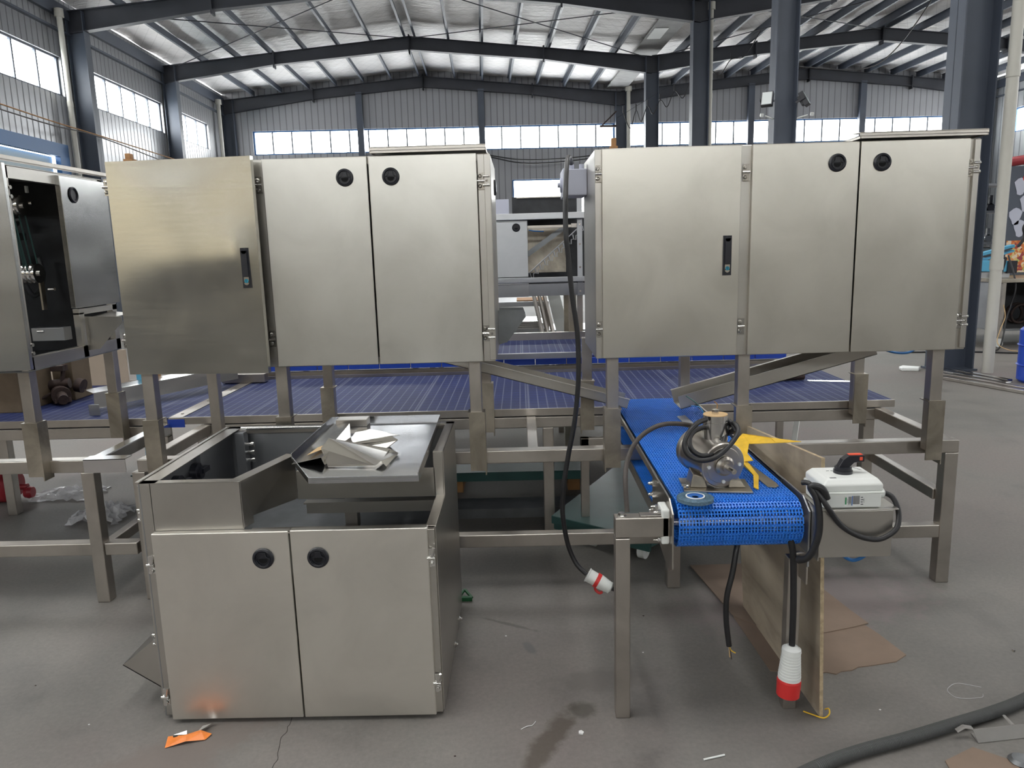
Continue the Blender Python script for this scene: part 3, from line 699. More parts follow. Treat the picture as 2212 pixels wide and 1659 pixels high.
tR, _b = upper_cabinet('stainless machine cabinet on posts with three flat doors, right of the grey junction box', .318, 1.895, None, (.924, .960), None, None, None, False)
d = door(tR, .345, .918, 3.19, 1.122, 1.99, 'door_sharp'); lever(d, .866, 3.19, 1.545)
d = door(tR, .962, 1.396, 3.19, 1.122, 1.99, 'door_sharp'); latch(d, 1.307, 3.19, 1.907)
d = door(tR, 1.402, 1.845, 3.19, 1.122, 1.99, 'door_sharp'); latch(d, 1.490, 3.19, 1.904)
hinge(tR, .333, 3.206, 1.892); hinge(tR, .333, 3.206, 1.248); hinge(tR, .940, 3.206, 1.881); hinge(tR, .936, 3.206, 1.244)
hinge(tR, 1.858, 3.206, 1.873); hinge(tR, 1.856, 3.206, 1.245); hinge_b(tR, 1.882, 3.204, 1.874); hinge_b(tR, 1.880, 3.204, 1.245)

m = MB(); m.box(1.868, 1.892, 3.198, 3.222, 1.128, 1.985); m.build('side_door', 'body', tR, .002)
lid(tR, 1.385, 1.90)
POSTS += ([(.394, 3.275), (.968, 3.275), (1.812, 3.275), (.345, 4.0), (.87, 4.0), (1.80, 4.0)])

# ------------------------------------------------------------------ stands
def tube_h(t, name, x0, x1, y0, y1, z0, z1, mat='frame'):
    m = MB(); m.box(x0, x1, y0, y1, z0, z1); return m.build(name, mat, t, .004)
def sleeve(t, x, y, fs=-1, z0=.60):
    """angle-iron socket welded to the rail; open corner to the front"""
    m = MB(); a = .033; k = .005
    m.box(x - a, x + a, y - a - k, y - a, z0 + .02, .885); m.box(x + fs * a, x + fs * (a + k), y - a - k, y + a, z0, .885)
    m.box(x - a - k, x + a + k, y - a - k, y + a, .885, .889)
    m.build('sleeve', 'stain', t)
st = thing('support_stand', 'long stainless tube stand carrying both upper cabinets, its right leg in open floor', 'stand', (0, 3.7, 0))
tube_h(st, 'front_rail', -1.79, 1.97, 3.312, 3.372, .630, .690)
tube_h(st, 'rear_rail', -1.79, 1.97, 4.02, 4.08, .622, .682)
tube_h(st, 'lower_rail', -1.79, 1.915, 3.316, 3.366, .222, .284)
for i, x in enumerate((-1.79, .012, .62, 1.915)): tube_h(st, 'cross_rail', x, x + .052, 3.372, 4.02, .632, .688)
tube_h(st, 'side_rail', 1.90, 1.945, 3.374, 4.02, .388, .440)
for x in (-1.82, 1.91): tube_h(st, 'leg', x, x + .06, 3.312, 3.372, 0, .630)
for x in (-1.82, .10, 1.86): tube_h(st, 'leg', x, x + .06, 4.02, 4.08, 0, .622)
tube_h(st, 'leg', .655, .715, 3.312, 3.372, 0, .222)
for (x, y, f) in ((-1.665, 3.275, -1), (-1.068, 3.275, -1), (-.212, 3.275, 1), (.394, 3.275, -1), (.968, 3.275, 1), (1.812, 3.275, 1), (-1.055, 3.985, -1), (-.20, 3.985, 1), (1.80, 3.985, 1), (.345, 3.985, -1)): sleeve(st, x, y, f)
posts(st, POSTS)
sl = thing('support_stand', 'stainless tube stand at the left edge with a bright bent plate on its corner', 'stand', (-2.7, 3.7, 0))
tube_h(sl, 'front_rail', -3.6, -1.95, 3.29, 3.35, .640, .700); tube_h(sl, 'rear_rail', -3.6, -1.98, 4.02, 4.08, .622, .682)
tube_h(sl, 'lower_rail', -3.6, -2.045, 3.30, 3.36, .232, .292); tube_h(sl, 'lower_rail', -1.985, -1.83, 3.30, 3.36, .232, .292)
tube_h(sl, 'cross_rail', -2.02, -1.96, 3.35, 4.02, .640, .700, 'mirror')
tube_h(sl, 'lower_side_rail', -2.02, -1.975, 3.36, 4.02, .235, .285)
tube_h(sl, 'leg', -2.045, -1.985, 3.29, 3.35, 0, .640); tube_h(sl, 'leg', -2.04, -1.98, 4.02, 4.08, 0, .622); tube_h(sl, 'leg', -3.33, -3.27, 4.55, 4.61, 0, .60)
tube_h(sl, 'deck_rail', -3.6, -1.98, 4.55, 4.61, .600, .640)
for (x, y, f) in ((-2.215, 3.275, 1), (-2.225, 3.985, 1)): sleeve(sl, x, y, f, .62)
m = MB(); m.box(-2.022, -1.828, 3.284, 3.287, .640, .703); m.box(-2.022, -1.828, 3.284, 3.35, .700, .704); m.build('bent_plate', 'mirror', sl)

# ------------------------------------------------------------------ conveyor decks
def deck(label, x0, x1, y0, y1, z, rail=True, edge=True):
    t = thing('slat_conveyor', label, 'conveyor', ((x0 + x1) / 2, (y0 + y1) / 2, z - .06))
    m = MB(); m.box(x0, x1, y0 + .012, y1, z - .018, z); m.build('slat_belt', 'deck', t)
    if rail:
        m = MB(); m.box(x0, x1, y0, y0 + .012, z - .035, z + .004); m.build('front_rail', 'frame', t)
        m = MB(); m.box(x0, x1, y1, y1 + .012, z - .035, z + .02); m.build('rear_rail', 'frame', t)
    if edge:
        m = MB(); m.box(x0, x0 + .075, y0 + .012, y1, z + .001, z + .005)
        for k in range(4): m.cyl((x0 + .035, y0 + .1 + k * .36, z + .005), (x0 + .035, y0 + .1 + k * .36, z + .009), .008, 10)
        m.build('end_strip', 'frame', t)
        m = MB(); m.box(x0 - .004, x0 + .09, y0 - .004, y0 - .001, z - .05, z - .005); m.build('blue_side', 'bluep', t)
    return t
deck('near navy slat conveyor deck behind the cabinets, reaching past the right cabinet', -1.975, 2.03, 4.035, 5.27, .722)
deck('navy slat conveyor deck at the left carrying scrap sheet and a box', -4.2, -1.985, 4.035, 5.27, .722, True, False)
t = thing('slat_conveyor', 'far blue slat conveyor deck with bright blue side blocks, seen between the cabinets', 'conveyor', (0, 5.9, .6))
m = MB(); m.box(-1.95, 1.9, 5.40, 6.40, .80, .818); m.build('slat_belt', 'deck', t)
for i in range(17):
    x = -1.95 + i * .227
    m = MB(); m.box(x, x + .222, 5.375, 5.398, .762, .806); m.build('side_block', 'bluep', t, .003)
m = MB(); m.box(-2.05, 2.0, 5.36, 5.40, .715, .755); m.build('front_rail', 'frame', t)
m = MB(); m.box(-2.05, 2.0, 6.40, 6.44, .80, .88); m.build('rear_rail', 'frame', t)
m = MB(); m.box(-.19, .50, 5.34, 5.37, .812, .852); m.build('guide_bar', 'dullsheet', t, .002)
for x in (-1.9, -.95, .30, 1.25, 1.86):
    m = MB(); m.box(x, x + .045, 5.385, 5.43, 0, .715); m.build('leg', 'frame', t)
    m = MB(); m.box(x, x + .045, 6.38, 6.425, 0, .80); m.build('leg', 'frame', t)

# ------------------------------------------------------------------ chutes under the upper cabinets
def chute(label, p, q, w, h):
    """open U channel from p down to q"""
    t = MB(); p, q = Vector(p), Vector(q); d = (q - p).normalized(); side = d.cross(Vector((0, 0, 1))).normalized(); u = side.cross(d)
    L = (q - p).length; k = .003
    def slab(a, b, c, e):   # offsets along side (a..b) and up (c..e)
        vs = [P + side * s + u * r for P in (p, q) for s, r in ((a, c), (b, c), (b, e), (a, e))]
        t.add(vs, [(0, 3, 2, 1), (4, 5, 6, 7), (0, 1, 5, 4), (1, 2, 6, 5), (2, 3, 7, 6), (3, 0, 4, 7)])
    slab(-w / 2, w / 2, 0, k); slab(-w / 2, -w / 2 + k, 0, h); slab(w / 2 - k, w / 2, 0, h)
    slab(w / 2, w / 2 + .02, h - k, h)
    return tag(t.build('chute', 'body'), label, 'chute')
chute('steel channel chute sloping down to the right under the left cabinet', (-.42, 3.72, 1.062), (.512, 3.72, .800), .15, .05)
chute('steel channel chute sloping down to the left under the right cabinet', (1.70, 3.66, 1.050), (.765, 3.66, .805), .17, .065)

# ------------------------------------------------------------------ low cabinet in front
tc = thing('hopper_cabinet', 'low stainless cabinet with two doors standing on the floor in front, open stepped top', 'machine', (-.8, 2.78, 0))
def wallp(pts, vec, name, mat='body', bv=.001):
    m = MB(); m.prism(pts, vec); return m.build(name, mat, tc, bv)
XLc, XRc, YFc, YRc, YBc, ZT, ZLo = -1.292, -.305, 2.380, 2.700, 3.185, .863, .692
K = .004
# right side panel with a step
wallp([(XRc, YFc, .012), (XRc, YBc, .012), (XRc, YBc, ZT), (XRc, YRc, ZT), (XRc, YRc, ZLo), (XRc, YFc, ZLo)], (-K, 0, 0), 'side_panel')
wallp([(XLc, YFc, .012), (XLc, YBc, .012), (XLc, YBc, ZT), (XLc, YFc, ZT)], (K, 0, 0), 'side_panel', 'dullsheet')
wallp([(XLc, YBc, .012), (XRc, YBc, .012), (XRc, YBc, ZT), (XLc, YBc, ZT)], (0, K, 0), 'back_panel', 'dullsheet')
# raised front panel, then the panel running back at an angle, then the recessed panel
BX, CX = -.950, -.862
wallp([(-1.252, YFc, ZLo + .004), (BX, YFc, ZLo + .004), (BX, YFc, ZT), (-1.252, YFc, ZT)], (0, K, 0), 'front_panel')
wallp([(BX, YFc, .700), (BX + .018, YFc + .045, .702), (BX + .018, YFc + .045, .728), (CX, YRc, .692), (CX, YRc, ZT), (BX, YFc, ZT)], (-K, 0, 0), 'angled_panel')
wallp([(CX, YRc, .688), (XRc - .035, YRc, .688), (XRc - .035, YRc, .80), (CX, YRc, .80)], (0, K, 0), 'recessed_panel')
m = MB(); m.box(CX + .02, XRc - .03, YRc - .004, YRc + .03, .668, .674); m.box(CX + .02, XRc - .03, YRc + .03, YRc + .036, .62, .674); m.build('recess_lip', 'body', tc)
# corner posts
def cbox(x0, x1, y0, y1, z0, z1, name='corner_post', mat='body'):
    m = MB(); m.box(x0, x1, y0, y1, z0, z1); return m.build(name, mat, tc, .0015)
cbox(XLc + K, -1.254, YFc, YFc + .03, .012, ZT - .002); cbox(XLc - .012, XLc, YFc + .012, YFc + .05, .02, .852)
cbox(-.332, XRc - K, YFc - .012, YFc + .03, .012, ZLo); cbox(XRc - .040, XRc - K, YRc - .0, YRc + .03, ZLo, ZT - .002)
# rims: bent top flanges
m = MB(); w = .036
m.box(XLc, BX - .012, YFc, YFc + w, ZT - .003, ZT); m.box(XLc, XLc + w + .02, YFc, YBc, ZT - .003, ZT); m.box(XLc - .016, XLc - .002, YFc + .012, YBc, ZT - .001, ZT + .002)
m.box(XLc, XRc, YBc - w, YBc, ZT - .003, ZT); m.box(XRc - w, XRc, YRc, YBc, ZT - .003, ZT)
m.prism([(BX - .012, YFc, ZT - .003), (BX, YFc, ZT - .003), (CX + .002, YRc, ZT - .003), (CX - w, YRc + .02, ZT - .003), (BX - w, YFc + w, ZT - .003), (BX - w, YFc, ZT - .003)], (0, 0, .003))
m.box(XLc + .05, XRc - w, YBc - w - .012, YBc - w, ZT - .02, ZT - .003)
m.build('top_rim', 'frame', tc, .001)
m = MB(); m.cyl((XLc + .07, YBc - .05, ZT + .004), (CX + .08, YBc - .05, ZT + .004), .009, 12); m.build('seal_rod', 'bolt', tc)
m = MB(); m.box(BX + .02, XRc - .002, YFc - .030, YFc + .022, ZLo - .003, ZLo); m.box(-1.252, BX + .02, YFc - .030, YFc + .004, ZLo - .003, ZLo)
m.box(XRc - .034, XRc - .002, YFc, YRc, ZLo - .003, ZLo + .0015); m.build('low_rim', 'frame', tc, .001)
# inside: sloped plate, post, back fittings
m = MB(); m.prism([(XLc + .01, YFc + .05, .50), (XRc - .01, YFc + .05, .50), (XRc - .01, YBc - .01, .58), (XLc + .01, YBc - .01, .58)], (0, 0, -.003)); m.build('inner_plate', 'inner', tc)  # plate's dark grey stands in for the shade inside the cabinet
cbox(-.700, -.652, 2.74, 2.79, .55, .668, 'inner_post', 'frame')
cbox(XLc + .05, XLc + .09, 3.10, 3.15, .58, .855, 'inner_post', 'dullsheet'); cbox(XLc + .012, XLc + .03, 2.80, 2.83, .52, .86, 'inner_post', 'dullsheet')
for (x, y, z, ax) in ((XLc + .03, 2.62, .78, 0), (XLc + .03, 2.78, .78, 0)):
    m = MB(); m.cyl((x - .025, y, z), (x, y, z), .036, 20); m.cyl((x, y, z), (x + .012, y, z), .024, 16); m.box(x, x + .02, y - .006, y + .05, z - .004, z + .014); m.build('latch_back', 'blackp', tc)
for k in range(3):
    m = MB(); m.cyl((XLc + .09, 3.12, .80 - k * .035), (XLc + .12, 3.12, .80 - k * .035), .008, 10); m.cyl((XLc + .115, 3.12, .80 - k * .035), (XLc + .125, 3.12, .80 - k * .035), .013, 6); m.build('bolt', 'bolt', tc)
# doors
d = door(tc, -1.253, -.7935, 2.349, .014, .697, 'door_soft'); latch(d, -.883, 2.349, .604)
d = door(tc, -.7885, -.330, 2.349, .014, .699, 'door_soft'); latch(d, -.699, 2.349, .603)
def clamp(t, x, y, z):
    m = MB(); m.cyl((x - .014, y, z), (x + .012, y, z), .0065, 10); m.cyl((x + .002, y, z + .004), (x + .010, y - .002, z + .036), .006, 8); m.cyl((x, y + .002, z - .022), (x, y - .006, z - .022), .007, 10)
    m.box(x - .010, x + .012, y + .004, y + .010, z - .03, z + .03)
    return m.build('hinge', 'bolt', t)
for x, y, z in ((-1.266, 2.352, .585), (-1.270, 2.352, .098), (-.322, 2.352, .590), (-.322, 2.352, .132)): clamp(tc, x, y, z)
for z in (.745, .288):
    m = MB()
    for dz in (.016, -.018): m.cyl((XLc - .026, 2.405, z + dz), (XLc + .002, 2.405, z + dz), .006, 10)
    m.cyl((XLc - .016, 2.405, z - .008), (XLc - .016, 2.405, z + .008), .008, 10); m.build('hinge', 'bolt', tc)
for y, z in ((2.78, .035), (3.0, .03)):
    m = MB(); m.cyl((XRc, y, z), (XRc + .016, y, z), .006, 8); m.lathe([(0, 0), (.014, .1), (.006, 1), (0, 1)], (XRc + .003, y, z), (XRc + .011, y, z), 12); m.build('bolt', 'bolt', tc)
# side spout
m = MB()
sp = [(-1.295, 2.46, .30), (-1.475, 2.46, .17), (-1.475, 2.46, .158), (-1.295, 2.46, .045)]
m.prism([(-1.295, 2.46, .295), (-1.470, 2.46, .160), (-1.295, 2.46, .040)], (0, .003, 0))
m.prism([(-1.295, 2.72, .295), (-1.470, 2.72, .160), (-1.295, 2.72, .040)], (0, .003, 0))
m.prism([(-1.470, 2.46, .160), (-1.295, 2.46, .040), (-1.295, 2.72, .040), (-1.470, 2.72, .160)], (.002, 0, .003))
m.prism([(-1.470, 2.46, .160), (-1.295, 2.46, .295), (-1.295, 2.463, .285), (-1.462, 2.463, .158)], (0, .003, .0))
m.build('discharge_spout', 'body', tc)

# cover tray on the low cabinet with scrap on it
ZC = .866
m = MB(); pen = [(-.838, 2.585), (-.705, 2.325), (-.345, 2.322), (-.362, 3.17), (-.838, 3.17)]
def lip(m, a, b, z0, z1, t=.003):
    a, b = Vector((*a, 0)), Vector((*b, 0)); d = (b - a).normalized(); n = Vector((-d.y, d.x, 0)) * t
    m.prism([a + Vector((0, 0, z0)), b + Vector((0, 0, z0)), b + Vector((0, 0, z1)), a + Vector((0, 0, z1))], n)
m.prism([(x, y, ZC + .012) for x, y in pen], (0, 0, .003))
for i in range(5): lip(m, pen[i], pen[(i + 1) % 5], ZC, ZC + (.034 if i in (2, 3, 4) else .022))
tr = m.build('cover_tray', 'tray', None, .0012); tag(tr, 'shallow five-sided grey sheet-metal tray lying on the low cabinet', 'tray')
z = ZC + .0155
def bent(name, label, quads, t, mat, cat='sheet'):
    m = MB()
    for q in quads: m.prism(q, t)
    return tag(m.build(name, mat, None), label, cat)
bent('bent_strip', 'long bent steel strip along the left of the tray', [[(-.812, 2.505, z), (-.700, 2.475, z + .030), (-.655, 2.73, z + .034), (-.715, 2.98, z + .03), (-.822, 3.12, z)], [(-.700, 2.475, z + .030), (-.690, 2.478, z + .001), (-.645, 2.735, z + .001), (-.655, 2.73, z + .034)]], (0, 0, .0015), 'sheet')
o = bent('folded_plate', 'folded triangular steel plate at the front of the tray', [[(-.672, 2.452, z + .002), (-.508, 2.440, z + .006), (-.716, 2.655, z + .052), (-.722, 2.56, z + .040)], [(-.508, 2.440, z + .006), (-.49, 2.452, z + .018), (-.47, 2.432, z + .004), (-.455, 2.60, z + .004), (-.49, 2.625, z + .015), (-.716, 2.655, z + .052)]], (0, 0, .0015), 'sheet')
o = bent('folded_plate', 'folded pale steel plate at the middle of the tray', [[(-.668, 2.715, z + .004), (-.470, 2.69, z + .03), (-.50, 2.73, z + .036), (-.665, 2.715, z + .012)], [(-.665, 2.715, z + .012), (-.470, 2.735, z + .036), (-.54, 2.86, z + .018), (-.69, 3.03, z + .002)], [(-.668, 2.715, z + .001), (-.69, 2.60, z + .001), (-.52, 2.64, z + .001), (-.470, 2.69, z + .03)]], (0, 0, .0015), 'sheet')
m = MB(); m.box(-.79, -.66, 3.05, 3.12, z, z + .03); m.build('steel_block', 'frame', None, .002)
tag(bpy.data.objects['steel_block'], 'short bent steel channel at the back left corner of the tray', 'scrap')
m = MB(); m.prism([(-.765, 2.53, z + .024), (-.700, 2.600, z + .036), (-.700, 2.665, z + .036), (-.752, 2.625, z + .026)], (0, 0, .001))
tag(m.build('paper_scrap', 'tan'), 'tan paper scrap lying on the bent steel strip', 'paper')

# ------------------------------------------------------------------ belt conveyor at the right
tb = thing('belt_conveyor', 'small conveyor with a bright blue perforated belt running away from the viewer', 'conveyor', (.69, 3.1, 0))
BX0, BX1, DY, DZ, DR, BT = .492, .888, 2.372, .690, .071, .0095
m = MB(); pitch = .0254; yend = DY + 65 * pitch
path = []                                     # (y, z, angle) of link starts on the outside line
R_ = DR
n_top = int((yend - DY) / pitch)
for i in range(n_top): path.append(((yend - i * pitch, DZ + R_), (yend - (i + 1) * pitch, DZ + R_)))
na = round(PI * R_ / pitch)
for i in range(na):
    a, b = PI / 2 + PI * i / na, PI / 2 + PI * (i + 1) / na
    y0 = yend - n_top * pitch
    path.append(((y0 + R_ * math.cos(a), DZ + R_ * math.sin(a)), (y0 + R_ * math.cos(b), DZ + R_ * math.sin(b))))
for i in range(n_top): path.append(((y0 + i * pitch, DZ - R_), (y0 + (i + 1) * pitch, DZ - R_)))
nrib = 38; ribp = (BX1 - BX0) / nrib
for (a, b) in path:
    A, B = Vector((0, a[0], a[1])), Vector((0, b[0], b[1])); d = B - A; L = d.length; d.normalize(); nrm = Vector((0, -d.z, d.y))
    if nrm.dot(Vector((0, (a[0] - DY) * (1 if a[0] < DY else 0), a[1] - DZ))) < 0: nrm = -nrm
    def bx(x0, x1, u0, u1, h0, h1):
        vs = [Vector((x, 0, 0)) + A + d * u + nrm * h for h in (h0, h1) for u in (u0, u1) for x in (x0, x1)]
        m.add(vs, [(0, 2, 3, 1), (4, 5, 7, 6), (0, 1, 5, 4), (2, 6, 7, 3), (0, 4, 6, 2), (1, 3, 7, 5)])
    bx(BX0, BX1, 0, .0062, -.001, BT * .62); bx(BX0, BX1, .0140, .0172, 0, BT * .8)
    for k in range(nrib + 1):
        x = BX0 + ribp * k
        bx(x - .0016, x + .0016, .004, L + .001, 0, BT)
        if k < nrib: bx(x + ribp * .3, x + ribp * .75, -.001, .0065, 0, BT * .92)
m.build('belt', 'belt', tb)
for x in (.530, .566, .760, .80, .84):
    m = MB(); m.lathe([(.014, 0), (.062, 0), (.062, 1), (.014, 1)], (x, DY, DZ), (x + .009, DY, DZ), 24); m.build('sprocket', 'whitep', tb)
m = MB(); m.cyl((.455, DY, DZ), (.925, DY, DZ), .0125, 16); m.build('shaft', 'bolt', tb)
m = MB(); m.box(.50, .88, 2.50, 4.0, .728, .742)
for x in (.565, .69, .81): m.box(x - .004, x + .004, 2.46, 4.0, .735, .758)
m.build('slide_bed', 'dullsheet', tb)
# side rails
m = MB(); m.box(.478, .482, 2.62, 4.02, .735, .7735); m.box(.470, .482, 2.62, 4.02, .7715, .7735); m.build('side_rail', 'frame', tb)
m = MB(); m.box(.478, .482, 2.62, 4.02, .585, .625); m.build('lower_rail', 'frame', tb)
m = MB(); m.box(.900, .904, 2.55, 4.02, .585, .7735); m.box(.900, .912, 2.55, 4.02, .7715, .7735); m.build('side_rail', 'frame', tb)
pl = [(2.665, .7745), (2.50, .7765), (2.362, .7765), (2.300, .742), (2.296, .555), (2.345, .528), (2.40, .532), (2.60, .575), (2.665, .645)]
m = MB(); m.prism([(.474, y, z) for y, z in pl], (-.006, 0, 0)); m.build('end_plate', 'frame', tb, .0012)
m = MB(); m.prism([(.906, y, z) for y, z in pl], (.006, 0, 0)); m.build('end_plate', 'dullsheet', tb, .0012)
m = MB(); m.box(.440, .468, 2.330, 2.415, .628, .748); m.build('bearing_block', 'whitep', tb, .006)
def bolt(t, x, y, z, d=-1, r=.0095):
    m = MB(); m.cyl((x, y, z), (x + d * .010, y, z), r * 1.15, 6, None, False); m.lathe([(r * .7, 0), (r * .7, .6), (r * .3, 1), (0, 1)], (x + d * .010, y, z), (x + d * .024, y, z), 12); return m.build('bolt', 'bolt', t)
for y, z in ((2.62, .745), (2.615, .705), (2.55, .642), (2.60, .640), (2.56, .585), (2.60, .650)): bolt(tb, .468, y, z)
for y, z in ((2.345, .735), (2.40, .735), (2.345, .64), (2.40, .64)): bolt(tb, .440, y, z, -1, .007)
for y, z in ((2.56, .745), (2.50, .70), (2.35, .58)): bolt(tb, .912, y, z, 1); 
for y, z in ((2.42, .700), (2.36, .575)):
    m = MB(); m.cyl((.888, y, z), (.906, y, z), .008, 10); m.build('spacer', 'bolt', tb)
# legs with outrigger arm
def leg(x0, x1, y0, y1, z0, z1, name='leg', mat='frame'):
    m = MB(); m.box(x0, x1, y0, y1, z0, z1); return m.build(name, mat, tb, .003)
leg(.289, .338, 2.330, 2.379, 0, .652); leg(.289, .468, 2.330, 2.379, .654, .722, 'arm'); leg(.872, .916, 2.365, 2.409, 0, .555); leg(.905, .912, 2.30, 2.41, .49, .60, 'arm')
leg(.30, .345, 3.90, 3.945, 0, .585); leg(.872, .916, 3.90, 3.945, 0, .585); leg(.30, .905, 3.90, 3.945, .54, .585, 'cross_beam')
m = MB(); m.box(.372, .452, 2.338, 2.374, .7225, .7265); m.box(.449, .453, 2.338, 2.374, .7265, .742); m.build('angle_clip', 'frame', tb, .001)
m = MB(); m.cyl((.313, 2.352, .722), (.313, 2.352, .734), .012, 6, None, False); m.cyl((.313, 2.352, .722), (.313, 2.352, .725), .016, 18); m.build('bolt', 'bolt', tb)
# switch bracket: bent plate at the right of the head
m = MB(); m.box(.914, 1.143, 2.236, 2.240, .612, .765); m.box(.914, 1.160, 2.236, 2.405, .765, .769); m.box(.914, .918, 2.236, 2.39, .60, .769); m.build('switch_bracket', 'body', tb, .0015)
# isolator switch box
sw = thing('isolator_switch', 'pale grey safety switch box with a black and red rotary handle', 'switch box', (1.02, 2.33, .770), math.radians(0))
def ring(x0, x1, y0, y1, z, r=.012): return None
m = MB(); m.box(.928, 1.110, 2.248, 2.395, .7695, .818); m.build('base', 'whitep', sw, .006, None, None, 3)
m = MB(); m.box(.922, 1.116, 2.242, 2.401, .816, .824); m.build('seam_lip', 'whitep', sw, .003)
m = MB()
lo = [(.926, 2.246), (1.112, 2.246), (1.112, 2.397), (.926, 2.397)]; hi = [(.942, 2.262), (1.100, 2.262), (1.100, 2.386), (.942, 2.386)]
vs = [(x, y, .824) for x, y in lo] + [(x, y, .846) for x, y in lo] + [(x, y, .862) for x, y in hi]
m.add(vs, [(3, 2, 1, 0), (8, 9, 10, 11)] + [(i + o, (i + 1) % 4 + o, (i + 1) % 4 + 4 + o, i + 4 + o) for o in (0, 4) for i in range(4)]); m.build('lid', 'whitep', sw, .004, None, None, 3)
m = MB(); cx, cy = 1.018, 2.325
m.cyl((cx, cy, .862), (cx, cy, .872), .029, 28); m.cyl((cx, cy, .872), (cx, cy, .882), .026, 28)
m.prism([(cx - .020, cy - .012, .880), (cx + .014, cy - .012, .880), (cx + .030, cy - .012, .897), (cx + .062, cy - .012, .900), (cx + .062, cy - .012, .921), (cx + .012, cy - .012, .921), (cx - .006, cy - .012, .908)], (0, .024, 0))
kb = m.build('rotary_handle', 'blackp', sw, .002)
m = MB(); m.box(cx + .014, cx + .056, cy - .009, cy + .009, .9212, .9235); m.box(cx + .046, cx + .055, cy - .0135, cy - .0122, .905, .916); m.build('red_insert', 'orange', kb)
m = MB(); m.cyl((1.113, 2.30, .800), (1.126, 2.30, .800), .019, 8, None, False); m.lathe([(.017, 0), (.017, .6), (.009, 1), (0, 1)], (1.126, 2.30, .800), (1.142, 2.30, .800), 18); m.build('cable_gland', 'whitep', sw)
m = MB(); m.cyl((.926, 2.285, .800), (.914, 2.285, .800), .017, 8, None, False); m.build('cable_gland', 'whitep', sw)
m = MB(); m.box(.994, 1.055, 2.2462, 2.2476, .778, .811)
m.cur = 1; m.box(1.016, 1.0185, 2.2455, 2.2462, .779, .810)
m.cur = 3
for k in range(16): m.box(1.020 + k * .0013, 1.0207 + k * .0013 - (.0003 if k % 3 else 0), 2.2455, 2.2462, .783, .810)
for k in range(7): m.box(1.0055 + k * .0014, 1.0061 + k * .0014, 2.2455, 2.2462, .780 + (k % 3) * .003, .808)
for k in range(4): m.box(1.044, 1.052 - (k % 2) * .002, 2.2455, 2.2462, .781 + k * .0075, .784 + k * .0075)
m.cur = 2; m.box(.9955, .9995, 2.2455, 2.2462, .783, .806)
m.build('rating_label', ['label', 'labelblue', 'labelgreen', 'print'], sw)
m = MB(); m.box(.955, .975, 2.268, 2.276, .862, .8624); m.build('lid_mark', 'print', sw)

def text(body, size, loc, xdir, ydir, mat, parent, name='lettering'):
    cu = bpy.data.curves.new(name, 'FONT'); cu.body = body; cu.size = size; cu.extrude = .0002; cu.align_x = 'CENTER'; cu.align_y = 'CENTER'
    cu.materials.append(M[mat]); o = bpy.data.objects.new(name, cu); COL.objects.link(o)
    x = Vector(xdir).normalized(); y = Vector(ydir).normalized(); zz = x.cross(y)
    mw = Matrix(((x.x, y.x, zz.x, loc[0]), (x.y, y.y, zz.y, loc[1]), (x.z, y.z, zz.z, loc[2]), (0, 0, 0, 1)))
    bpy.context.view_layer.update()
    me = bpy.data.meshes.new_from_object(o.evaluated_get(bpy.context.evaluated_depsgraph_get())); bpy.data.objects.remove(o)
    o = bpy.data.objects.new(name, me); COL.objects.link(o)
    if parent is not None: o.parent = parent; o.matrix_local = WM[parent].inverted() @ mw
    else: o.matrix_world = mw
    return o
text('SHENGJIE', .0050, (.9975, 2.2452, .7945), (0, 0, 1), (-1, 0, 0), 'labelgreen', sw)
text('NH-LW10', .0032, (1.0025, 2.2456, .7945), (0, 0, 1), (-1, 0, 0), 'print', sw)
text('LW30-20', .0036, (1.0535, 2.2456, .7945), (0, 0, 1), (-1, 0, 0), 'print', sw)
text('0FF  ON', .007, (.985, 2.345, .8626), (1, 0, 0), (0, 1, 0), 'print', sw)
text('MAX 690V', .008, (1.079, 2.362, .8626), (.45, -.9, 0), (.9, .45, 0), 'print', sw)

# ------------------------------------------------------------------ gear motor, disc, bars and glove on the belt
mo = thing('electric_motor', 'dusty steel electric motor on a foot plate, black cable looped round its terminal can', 'motor', (.66, 2.5, .772))
ZB = DZ + DR + BT + .001
m = MB(); m.prism([(.535, 2.432, ZB), (.758, 2.402, ZB), (.772, 2.545, ZB), (.545, 2.575, ZB)], (0, 0, .006)); m.build('foot_plate', 'stain', mo, .001)
F = Vector((.671, 2.440, .858)); Bk = Vector((.618, 2.640, .870)); ax = (Bk - F).normalized()
m = MB()
m.lathe([(0, .0), (.035, .0), (.035, .02), (.062, .02), (.064, .03), (.076, .03), (.079, .05), (.079, .12), (.074, .13), (.074, .86), (.079, .88), (.079, .97), (.070, 1), (0, 1)], F, Bk, 48); m.build('housing', 'frame', mo)
m = MB(); m.lathe([(0, 0), (.030, 0), (.034, .35), (.026, 1), (0, 1)], F, F - ax * .012, 32); m.cyl(F - ax * .006, F - ax * .022, .017, 24); m.build('bearing_cap', 'frame', mo)
m = MB(); m.cyl(F - ax * .01, F - ax * .062, .009, 16); m.cyl(F - ax * .06, F - ax * .0625, .004, 10); m.build('shaft', 'bolt', mo)
side = ax.cross(Vector((0, 0, 1))).normalized(); upm = side.cross(ax)
for a in (0, 90, 180, 270):
    c = F + (side * math.cos(math.radians(a)) + upm * math.sin(math.radians(a))) * .057
    m = MB(); m.cyl(c, c - ax * -.006, .006, 12); m.cyl(c + ax * .004, c - ax * .001, .006, 12); m.build('screw', 'whitep', mo)
